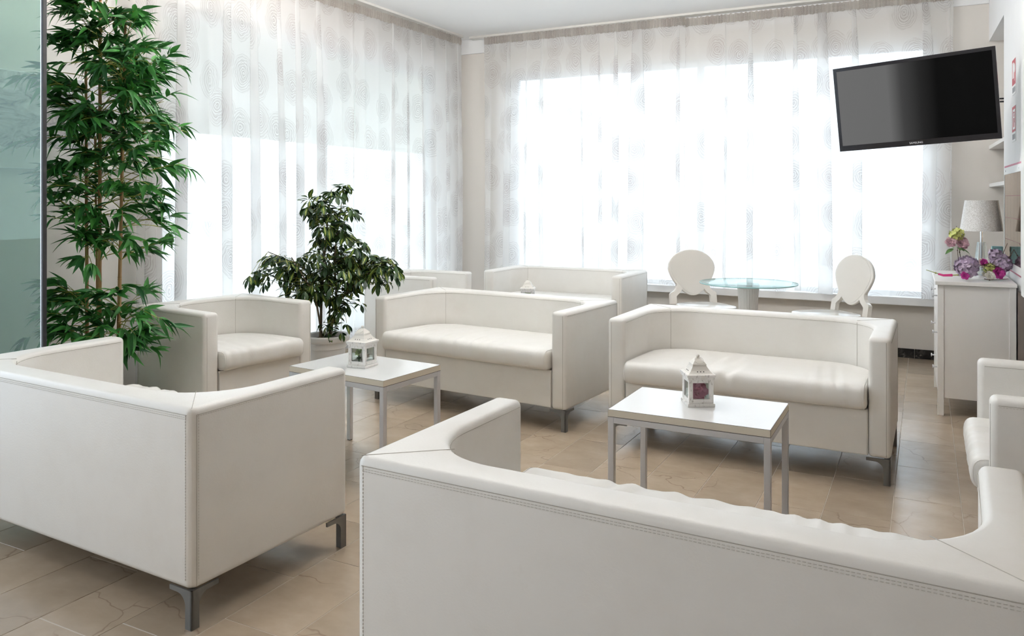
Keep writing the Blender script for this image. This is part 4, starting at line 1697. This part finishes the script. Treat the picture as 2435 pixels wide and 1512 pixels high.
# ------------------------------------------------------------------ chest of drawers
CHX, CHY, CROT = 0.0655, 5.66, 0.0143      # front near corner, slight turn with the wall
ch = thing('chest_of_drawers', 'white chest of drawers under the television, flowers on top', 'cabinet', (CHX, CHY, 0), CROT)
CD, CL, CHH = 0.42, 0.86, 0.84            # depth along x, length along y, height
obj('top', box(-0.014, CD + 0.004, -0.014, CL + 0.014, CHH - 0.022, CHH, 0.0015, 1), 'chest_white', ch)
for (x0, x1) in ((0, 0.035), (CD - 0.035, CD)):
    for (y0, y1) in ((0, 0.035), (CL - 0.035, CL)):
        obj('corner_post', box(x0, x1, y0, y1, 0.0, CHH - 0.0225, 0.001, 1), 'chest_white', ch)
for y0 in (0.006, CL - 0.024):
    obj('side_panel', box(0.0352, CD - 0.0352, y0, y0 + 0.018, 0.11, CHH - 0.0225), 'chest_white', ch)
obj('back_panel', box(CD - 0.02, CD - 0.008, 0.0352, CL - 0.0352, 0.11, CHH - 0.0225), 'chest_white', ch)
obj('carcass_floor', box(0.02, CD - 0.02, 0.0352, CL - 0.0352, 0.115, 0.13), 'chest_white', ch)
zr = [(0.135, 0.345), (0.352, 0.570), (0.577, 0.812)]
for k, (z0, z1) in enumerate(zr):
    cols = [(0.0375, CL / 2 - 0.002), (CL / 2 + 0.002, CL - 0.0375)]
    for (y0, y1) in cols:
        d = obj('drawer', box(0.0015, 0.020, y0, y1, z0, z1, 0.0015, 1), 'chest_white', ch)
        bm = bmesh.new()
        lathe(bm, [(0.0045, 0), (0.0045, 0.020), (0.012, 0.022), (0.012, 0.028)], 14, True,
              Matrix.Translation((0.0015, y0 + 0.06 if y0 < 0.2 else y1 - 0.30, (z0 + z1) / 2 + 0.045)) @ Matrix.Rotation(R(-90), 4, 'Y'))
        obj('knob', bm, 'steel', d, smooth=True)


def chest_pt(x_, y_, z_=CHH):
    c_, s_ = math.cos(CROT), math.sin(CROT)
    return (CHX + x_ * c_ - y_ * s_, CHY + x_ * s_ + y_ * c_, z_ + 0.0003)


# ------------------------------------------------------------------ table lamp
lp_ = chest_pt(0.268, 0.44)
la = thing('table_lamp', 'table lamp with silver glitter shade and crystal base on the chest', 'lamp', lp_)
bm = bmesh.new()
lathe(bm, [(0.062, 0.0), (0.062, 0.012), (0.058, 0.014)], 24)
obj('foot', bm, 'chrome', la, smooth=True)
bm = bmesh.new()
lathe(bm, [(0.036, 0.0141), (0.042, 0.06), (0.036, 0.14), (0.026, 0.225), (0.024, 0.23)], 6)
obj('crystal_body', bm, 'crystal', la)
bm = bmesh.new()
lathe(bm, [(0.008, 0.0141), (0.008, 0.36)], 12)
obj('stem', bm, 'chrome', la, smooth=True)
bm = bmesh.new()
lathe(bm, [(0.126, 0.304), (0.097, 0.506), (0.0955, 0.506), (0.1245, 0.304), (0.126, 0.304)], 48, False)
obj('lamp_shade', bm, 'glitter', la, smooth=True)
bm = bmesh.new()
for k in range(3):
    a = k * 2 * PI / 3
    tube(bm, [(0.005 * math.cos(a), 0.005 * math.sin(a), 0.36), (0.121 * math.cos(a), 0.121 * math.sin(a), 0.325)], 0.0015, 5)
obj('shade_ring', bm, 'chrome', la)


# ------------------------------------------------------------------ flower bunches on the chest
def twig(parent, pts, r=0.0028, mat='twig'):
    bm = bmesh.new()
    tube(bm, pts, r, 6, False, r * 0.6)
    for i, p in enumerate(pts[1:-1]):
        sphere(bm, p, r * 1.6, 5)
    return obj('twig', bm, mat, parent, smooth=True)


RG = Vector((cth, sth, 0))               # across the view, for laying the bunches along the chest


def leafs(parent, mat, n, c, r, l, seed, up=0.1):
    rr_ = random.Random(seed)
    me = leaf_blade(l, l * 0.55, 0.25, 0.12, 5, 0.8)
    me.materials.append(M[mat])
    for i in range(n):
        a = 2 * PI * i / n + rr_.uniform(-.3, .3)
        d = Vector((math.cos(a), math.sin(a), up + rr_.uniform(-.3, .2)))
        o = obj('leaf', me, None, parent)
        o.matrix_local = orient(Vector(c) + d * r, d, rr_.uniform(-.4, .4))


p1 = chest_pt(0.165, 0.10)
f1 = thing('flower_bunch', 'lilac hydrangea bunch at the chest edge with mauve roses standing above it', 'flowers', p1, 0, 'artificial flower bunches on the chest')
hydrangea(0.066, 46, 'hyd_lilac', f1, (0, 0, 0.090), 1, 0.42)
rose(0.024, 'rose_magenta', f1, (-0.012, -0.052, 0.036), (R(75), 0, 0.3), 'rose', 21)
twig(f1, [tuple(RG * -0.03 + Vector((0, 0, 0.11))), tuple(RG * -0.045 + Vector((0, 0.01, 0.18))), tuple(RG * -0.055 + Vector((0, 0.01, 0.26)))])
twig(f1, [tuple(RG * -0.05 + Vector((0, 0, 0.10))), tuple(RG * -0.058 + Vector((0, 0.01, 0.19))), tuple(RG * -0.05 + Vector((0, 0.01, 0.25)))], 0.0022)
twig(f1, [tuple(RG * -0.062 + Vector((0, 0.01, 0.30))), tuple(RG * -0.064 + Vector((0, 0.01, 0.345)))], 0.0022)
c1 = RG * -0.064 + Vector((0, 0.0, 0.238))
rose(0.040, 'rose_dusty', f1, tuple(c1 + RG * 0.026 + Vector((0.004, -0.012, 0.0))), (R(62), 0, R(30)), 'rose', 22)
rose(0.032, 'rose_dusty', f1, tuple(c1 + RG * -0.036 + Vector((0.0, -0.004, 0.004))), (R(58), R(-14), R(12)), 'rose', 23)
h2 = hydrangea(0.040, 22, 'hyd_lime', f1, tuple(c1 + Vector((0, 0.004, 0.054))), 4, 0.42)
leafs(f1, 'flower_leaf', 5, tuple(c1 + Vector((0, 0.004, -0.030))), 0.02, 0.062, 7, -0.1)
st = [RG * -0.05 + Vector((0, 0.02, 0.035)), RG * -0.13 + Vector((-0.01, 0.03, 0.030)), RG * -0.185 + Vector((-0.01, 0.05, 0.045)), RG * -0.245 + Vector((-0.01, 0.08, 0.062))]
twig(f1, [tuple(v) for v in st], 0.0035, 'greentwig')
bm = bmesh.new()
tube(bm, [tuple(v) for v in (RG * -0.085 + Vector((-0.005, 0.025, 0.033)), RG * -0.135 + Vector((-0.01, 0.03, 0.031)), RG * -0.168 + Vector((-0.01, 0.042, 0.039)))], 0.0085, 8, False, 0.006)
obj('ribbon', bm, 'ribbon', f1, smooth=True)

p2 = chest_pt(0.345, 0.23)
f2 = thing('flower_bunch', 'mixed bunch of lilac, magenta and cream flowers lying before the lamp', 'flowers', p2, 0, 'artificial flower bunches on the chest')
hydrangea(0.060, 46, 'hyd_lilac', f2, tuple(RG * 0.018 + Vector((0, 0, 0.105))), 9, 0.40)
hydrangea(0.038, 18, 'hyd_lilac', f2, tuple(RG * -0.018 + Vector((0, 0.0, 0.160))), 10, 0.45)
hydrangea(0.034, 18, 'hyd_lime', f2, tuple(RG * -0.055 + Vector((0, -0.01, 0.075))), 11, 0.42)
rose(0.036, 'rose_magenta', f2, tuple(RG * 0.0 + Vector((0.0, -0.045, 0.050))), (R(80), 0, R(25)), 'rose', 31)
rose(0.028, 'rose_cream', f2, tuple(RG * -0.055 + Vector((0, -0.05, 0.032))), (R(70), 0, R(20)), 'rose', 32)
rose(0.022, 'rose_magenta', f2, tuple(RG * -0.088 + Vector((0.0, 0.03, 0.110))), (R(70), 0, R(20)), 'rose', 33)
rose(0.026, 'rose_blush', f2, tuple(RG * -0.095 + Vector((0.0, 0.08, 0.105))), (R(60), 0, R(10)), 'rose', 34)
rose(0.020, 'rose_cream', f2, tuple(RG * -0.080 + Vector((0.0, 0.0, 0.040))), (R(70), 0, R(10)), 'rose', 35)
leafs(f2, 'flower_leaf', 8, tuple(RG * -0.03 + Vector((0, 0, 0.045))), 0.02, 0.052, 12, 0.45)
leafs(f2, 'plum_leaf', 7, tuple(RG * -0.05 + Vector((0, 0, 0.085))), 0.015, 0.05, 14, 0.45)
twig(f2, [tuple(RG * -0.04 + Vector((0, 0, 0.085))), tuple(RG * 0.03 + Vector((0, -0.01, 0.17))), tuple(RG * 0.058 + Vector((0, -0.01, 0.235)))])
twig(f2, [tuple(RG * 0.03 + Vector((0, -0.02, 0.10))), tuple(RG * 0.075 + Vector((0, -0.04, 0.16))), tuple(RG * 0.10 + Vector((0, -0.05, 0.205)))])
twig(f2, [tuple(RG * -0.09 + Vector((0, -0.04, 0.012))), tuple(RG * -0.06 + Vector((0, -0.075, 0.008))), tuple(RG * 0.06 + Vector((0, -0.06, 0.014)))], 0.003)

# small things kept in the niche and at the lamp
nb = thing('gift_box', 'small pale teal box behind the flowers on the chest', 'box', chest_pt(0.372, 0.62))
obj('box_body', box(-0.03, 0.03, -0.03, 0.03, 0, 0.16, 0.002, 1), 'teal', nb)
obj('lid', box(-0.032, 0.032, -0.032, 0.032, 0.16, 0.195, 0.002, 1), 'teal', nb)

for k, zz in enumerate((1.765, 1.455)):
    s = thing('wall_shelf', ('upper' if k == 0 else 'lower') + ' white shelf in the niche behind the television', 'shelf', (0, 0, zz), 0, 'white niche shelves')
    bm = bmesh.new()
    prism(bm, [(wr(NY) + 0.001, NY + 0.001), (0.859, NY + 0.001), (0.859, WV - 0.001), (wr(WV) + 0.001, WV - 0.001)], 0, 0.028)
    obj('board', bm, 'chest_white', s)
    bm = bmesh.new()
    bx(bm, 0.835, 0.859, NY + 0.05, WV - 0.05, -0.03, -0.0005)
    obj('cleat', bm, 'chest_white', s)
vz = thing('vase', 'small orange vase on the lower niche shelf', 'vase', (0.575, 7.08, 1.4834))
bm = bmesh.new()
lathe(bm, [(0.030, 0), (0.045, 0.04), (0.046, 0.09), (0.028, 0.14), (0.022, 0.165), (0.028, 0.18)], 24)
obj('body', bm, 'orange', vz, smooth=True)
bm = bmesh.new()
lathe(bm, [(0.028, 0.1802), (0.030, 0.183), (0.030, 0.186), (0.024, 0.187)], 24)
obj('rim', bm, 'dark_brown', vz, smooth=True)

# ------------------------------------------------------------------ things on the pier wall
WROT = math.atan2(7.60 - 5.25, wr(7.60) - wr(5.25))     # direction along the wall toward the window


def on_wall(y_, z_):
    return (wr(y_) - 0.0006, y_, z_)


# local frame for wall things: +x runs toward the viewer along the wall (reads left to right), -y points into the room
WZ = WROT + PI
mr = thing('wall_mirror', 'bronze tinted mirror in a white frame with rose pink rim above the chest', 'mirror', on_wall(5.975, 0.885), WZ)
HW, HH = 0.455, 0.695
obj('rim', box(-HW, HW, -0.008, 0, 0, HH, 0.001, 1), 'pink_frame', mr)
bm = bmesh.new()
for x0, x1, z0, z1 in ((-HW + 0.014, HW - 0.014, 0.014, 0.060), (-HW + 0.014, HW - 0.014, HH - 0.060, HH - 0.014), (-HW + 0.014, -HW + 0.040, 0.060, HH - 0.060), (HW - 0.040, HW - 0.014, 0.060, HH - 0.060)):
    bx(bm, x0, x1, -0.013, -0.0082, z0, z1)
obj('frame', bm, 'sign_white', mr)
NXM, NZM = 5, 4
tx, tz = (2 * HW - 0.080) / NXM, (HH - 0.120) / NZM
mt_ = finish(box(-tx / 2 + 0.0012, tx / 2 - 0.0012, -0.003, 0, -tz / 2 + 0.0012, tz / 2 - 0.0012))
mt_.materials.append(M['bronze'])
for i in range(NXM):
    for k in range(NZM):
        obj('mirror_tile', mt_, None, mr, loc=(-HW + 0.040 + tx * (i + 0.5), -0.0083, 0.060 + tz * (k + 0.5)))
for x_ in (-HW + 0.12, HW - 0.12):
    bm = bmesh.new()
    lathe(bm, [(0.006, 0), (0.006, 0.003)], 12, True, Matrix.Translation((x_, -0.0131, HH - 0.036)) @ Matrix.Rotation(R(90), 4, 'X'))
    obj('screw', bm, 'steel', mr)


def fire_sign(z_, label, kind):
    t = thing('safety_sign', label, 'sign', on_wall(5.98, z_), WZ, 'red and white safety signs on the pier wall')
    obj('plate', box(-0.088, 0.088, -0.002, 0, 0, 0.228, 0.0005, 1), 'sign_white', t)
    if kind == 0:
        obj('red_field', box(-0.084, 0.084, -0.0026, -0.002, 0.062, 0.224), 'red', t)
        bm = bmesh.new()
        bx(bm, -0.055, 0.005, -0.0032, -0.0026, 0.105, 0.205)
        lathe(bm, [(0.030, 0), (0.030, 0.0006)], 24, True, Matrix.Translation((0.035, -0.0026, 0.165)) @ Matrix.Rotation(R(90), 4, 'X'))
        bx(bm, 0.030, 0.040, -0.0032, -0.0026, 0.085, 0.14)
        obj('pictogram', bm, 'sign_white', t)
    else:
        bm = bmesh.new()
        for x0, x1, z0, z1 in ((-0.084, 0.084, 0.206, 0.224), (-0.084, 0.084, 0.062, 0.078), (-0.084, -0.062, 0.078, 0.206), (0.062, 0.084, 0.078, 0.206)):
            bx(bm, x0, x1, -0.0026, -0.002, z0, z1)
        obj('red_border', bm, 'red', t)
        bm = bmesh.new()
        for x0, x1, z0, z1 in ((-0.022, 0.022, 0.092, 0.150), (-0.012, 0.012, 0.158, 0.176), (-0.030, 0.030, 0.180, 0.190), (0.026, 0.034, 0.120, 0.188)):
            bx(bm, x0, x1, -0.0026, -0.002, z0, z1)
        obj('pictogram', bm, 'red', t)
    bm = bmesh.new()
    for i in range(8):
        x0 = -0.070 + i * 0.018
        bx(bm, x0, x0 + 0.011, -0.0026, -0.002, 0.014, 0.048)
    obj('caption_strip', bm, 'sign_grey', t)


fire_sign(2.022, 'upper safety sign, solid red field with white pictogram, beside the television', 0)
fire_sign(1.722, 'lower safety sign, red border on white, beside the television', 1)

# ------------------------------------------------------------------ television
yaw, pit, rol = -0.182, 0.130, 0.049
r_ = Vector((math.cos(yaw), math.sin(yaw), 0))
n_ = Vector((math.sin(yaw), -math.cos(yaw), 0))
up = Vector((0, 0, 1))
n2 = n_ * math.cos(pit) - up * math.sin(pit)
u2 = up * math.cos(pit) + n_ * math.sin(pit)
r3 = r_ * math.cos(rol) + u2 * math.sin(rol)
u3 = u2 * math.cos(rol) - r_ * math.sin(rol)
tvm = Matrix((r3, u3, n2)).transposed().to_4x4()
tv = thing('television', 'wall-hung black flat television tilted over the chest, screen half grey half black', 'television')
tv.matrix_world = Matrix.Translation((-0.072, 5.606, 1.966)) @ tvm
TWD, THT = 0.93, 0.55
obj('casing', box(-TWD / 2 + 0.012, TWD / 2 - 0.012, -THT / 2 + 0.012, THT / 2 - 0.012, -0.045, -0.010, 0.008), 'black', tv)
bz, bt, bb = 0.020, 0.022, 0.036
bm = bmesh.new()
for x0, x1, y0, y1 in ((-TWD / 2, TWD / 2, THT / 2 - bt, THT / 2), (-TWD / 2, TWD / 2, -THT / 2, -THT / 2 + bb), (-TWD / 2, -TWD / 2 + bz, -THT / 2 + bb, THT / 2 - bt), (TWD / 2 - bz, TWD / 2, -THT / 2 + bb, THT / 2 - bt)):
    bx(bm, x0, x1, y0, y1, -0.012, 0.0)
obj('bezel', bm, 'tv_black', tv)
bm = bmesh.new()
uvl = bm.loops.layers.uv.new('uv')
x0, x1, y0, y1 = -TWD / 2 + bz, TWD / 2 - bz, -THT / 2 + bb, THT / 2 - bt
f = bm.faces.new([bm.verts.new(p) for p in ((x0, y0, -0.004), (x1, y0, -0.004), (x1, y1, -0.004), (x0, y1, -0.004))])
for lp, u_ in zip(f.loops, ((0, 0), (1, 0), (1, 1), (0, 1))):
    lp[uvl].uv = u_
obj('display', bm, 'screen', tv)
cu = bpy.data.curves.new('lettering', 'FONT')
cu.body = 'SAMSUNG'
cu.size = 0.017
cu.align_x = 'CENTER'
cu.extrude = 0.0003
tmp = bpy.data.objects.new('lettering', cu)
C.objects.link(tmp)
dg = bpy.context.evaluated_depsgraph_get()
me = bpy.data.meshes.new_from_object(tmp.evaluated_get(dg))
bpy.data.objects.remove(tmp)
me.materials.clear()
obj('lettering', me, 'logo', tv, loc=(0.0, -THT / 2 + 0.012, 0.0004))
# swivel arm: two rods from the casing back to a plate inside the niche
inv = tv.matrix_world.inverted()
nm_ = n2 * -1.0
tc = Vector((-0.072, 5.606, 1.966))
bm = bmesh.new()
tube(bm, [inv @ (tc + nm_ * 0.040), inv @ (tc + nm_ * 0.11)], 0.035, 10)
obj('mount_boss', bm, 'black', tv, smooth=True)
for dz in (0.0, -0.022):
    bm = bmesh.new()
    tube(bm, [inv @ (tc + nm_ * 0.10 + Vector((0, 0, 0.02 + dz))), inv @ Vector((0.30, 6.66, 2.075 + dz)), inv @ Vector((0.845, 6.92, 2.10 + dz))], 0.006, 8)
    obj('swivel_rod', bm, 'black', tv, smooth=True)
bm = bmesh.new()
bx(bm, 0.842, 0.8595, 6.86, 6.98, 1.99, 2.19, inv)
obj('wall_plate', bm, 'black', tv)

# ------------------------------------------------------------------ unseen ceiling lights added to fill in the interior
for k, (x_, y_, lab) in enumerate(((-3.0, 0.3, 'ceiling fill panel added ahead of the entrance glazing'), (-1.4, -0.9, 'ceiling fill panel added behind the viewer'), (-3.0, -2.2, 'ceiling fill panel added by the front wall'), (2.6, 1.4, 'warm ceiling fill panel added over the side lounge'))):
    t = thing('ceiling_fill', 'square ' + lab, 'light', (x_, y_, CE - 0.0005), 0, 'square ceiling lights added as fill')
    bm = bmesh.new()
    for x0, x1, y0, y1 in ((-.32, .32, -.32, -.29), (-.32, .32, .29, .32), (-.32, -.29, -.29, .29), (.29, .32, -.29, .29)):
        bx(bm, x0, x1, y0, y1, -0.03, 0)
    obj('frame', bm, 'frame_white', t)
    obj('diffuser', box(-0.289, 0.289, -0.289, 0.289, -0.022, -0.014), 'fill_warm' if k == 3 else 'fill_panel', t)
# unseen indirect light added to brighten the far room: a white channel hung below the ceiling with a light strip on its upper side
for k, (y_, lab) in enumerate(((4.1, 'long hanging fill light added above the coffee tables, out of view'),)):
    t = thing('fill_uplight', lab, 'light', (-2.15, y_, 2.76))
    bm = bmesh.new()
    for y0, y1, z0, z1 in ((-.11, .11, 0, .02), (-.11, -.10, .02, .03), (.10, .11, .02, .03)):
        bx(bm, -1.85, 1.85, y0, y1, z0, z1)
    obj('channel', bm, 'frame_white', t)
    obj('fill_strip', box(-1.8, 1.8, -0.06, 0.06, 0.021, 0.110, 0.02), 'strip', t)
    for x_ in (-1.5, 1.5):
        bm = bmesh.new()
        tube(bm, [(x_, 0, 0.02), (x_, 0, CE - 2.76 - 0.001)], 0.004, 6)
        obj('hanger', bm, 'steel', t)
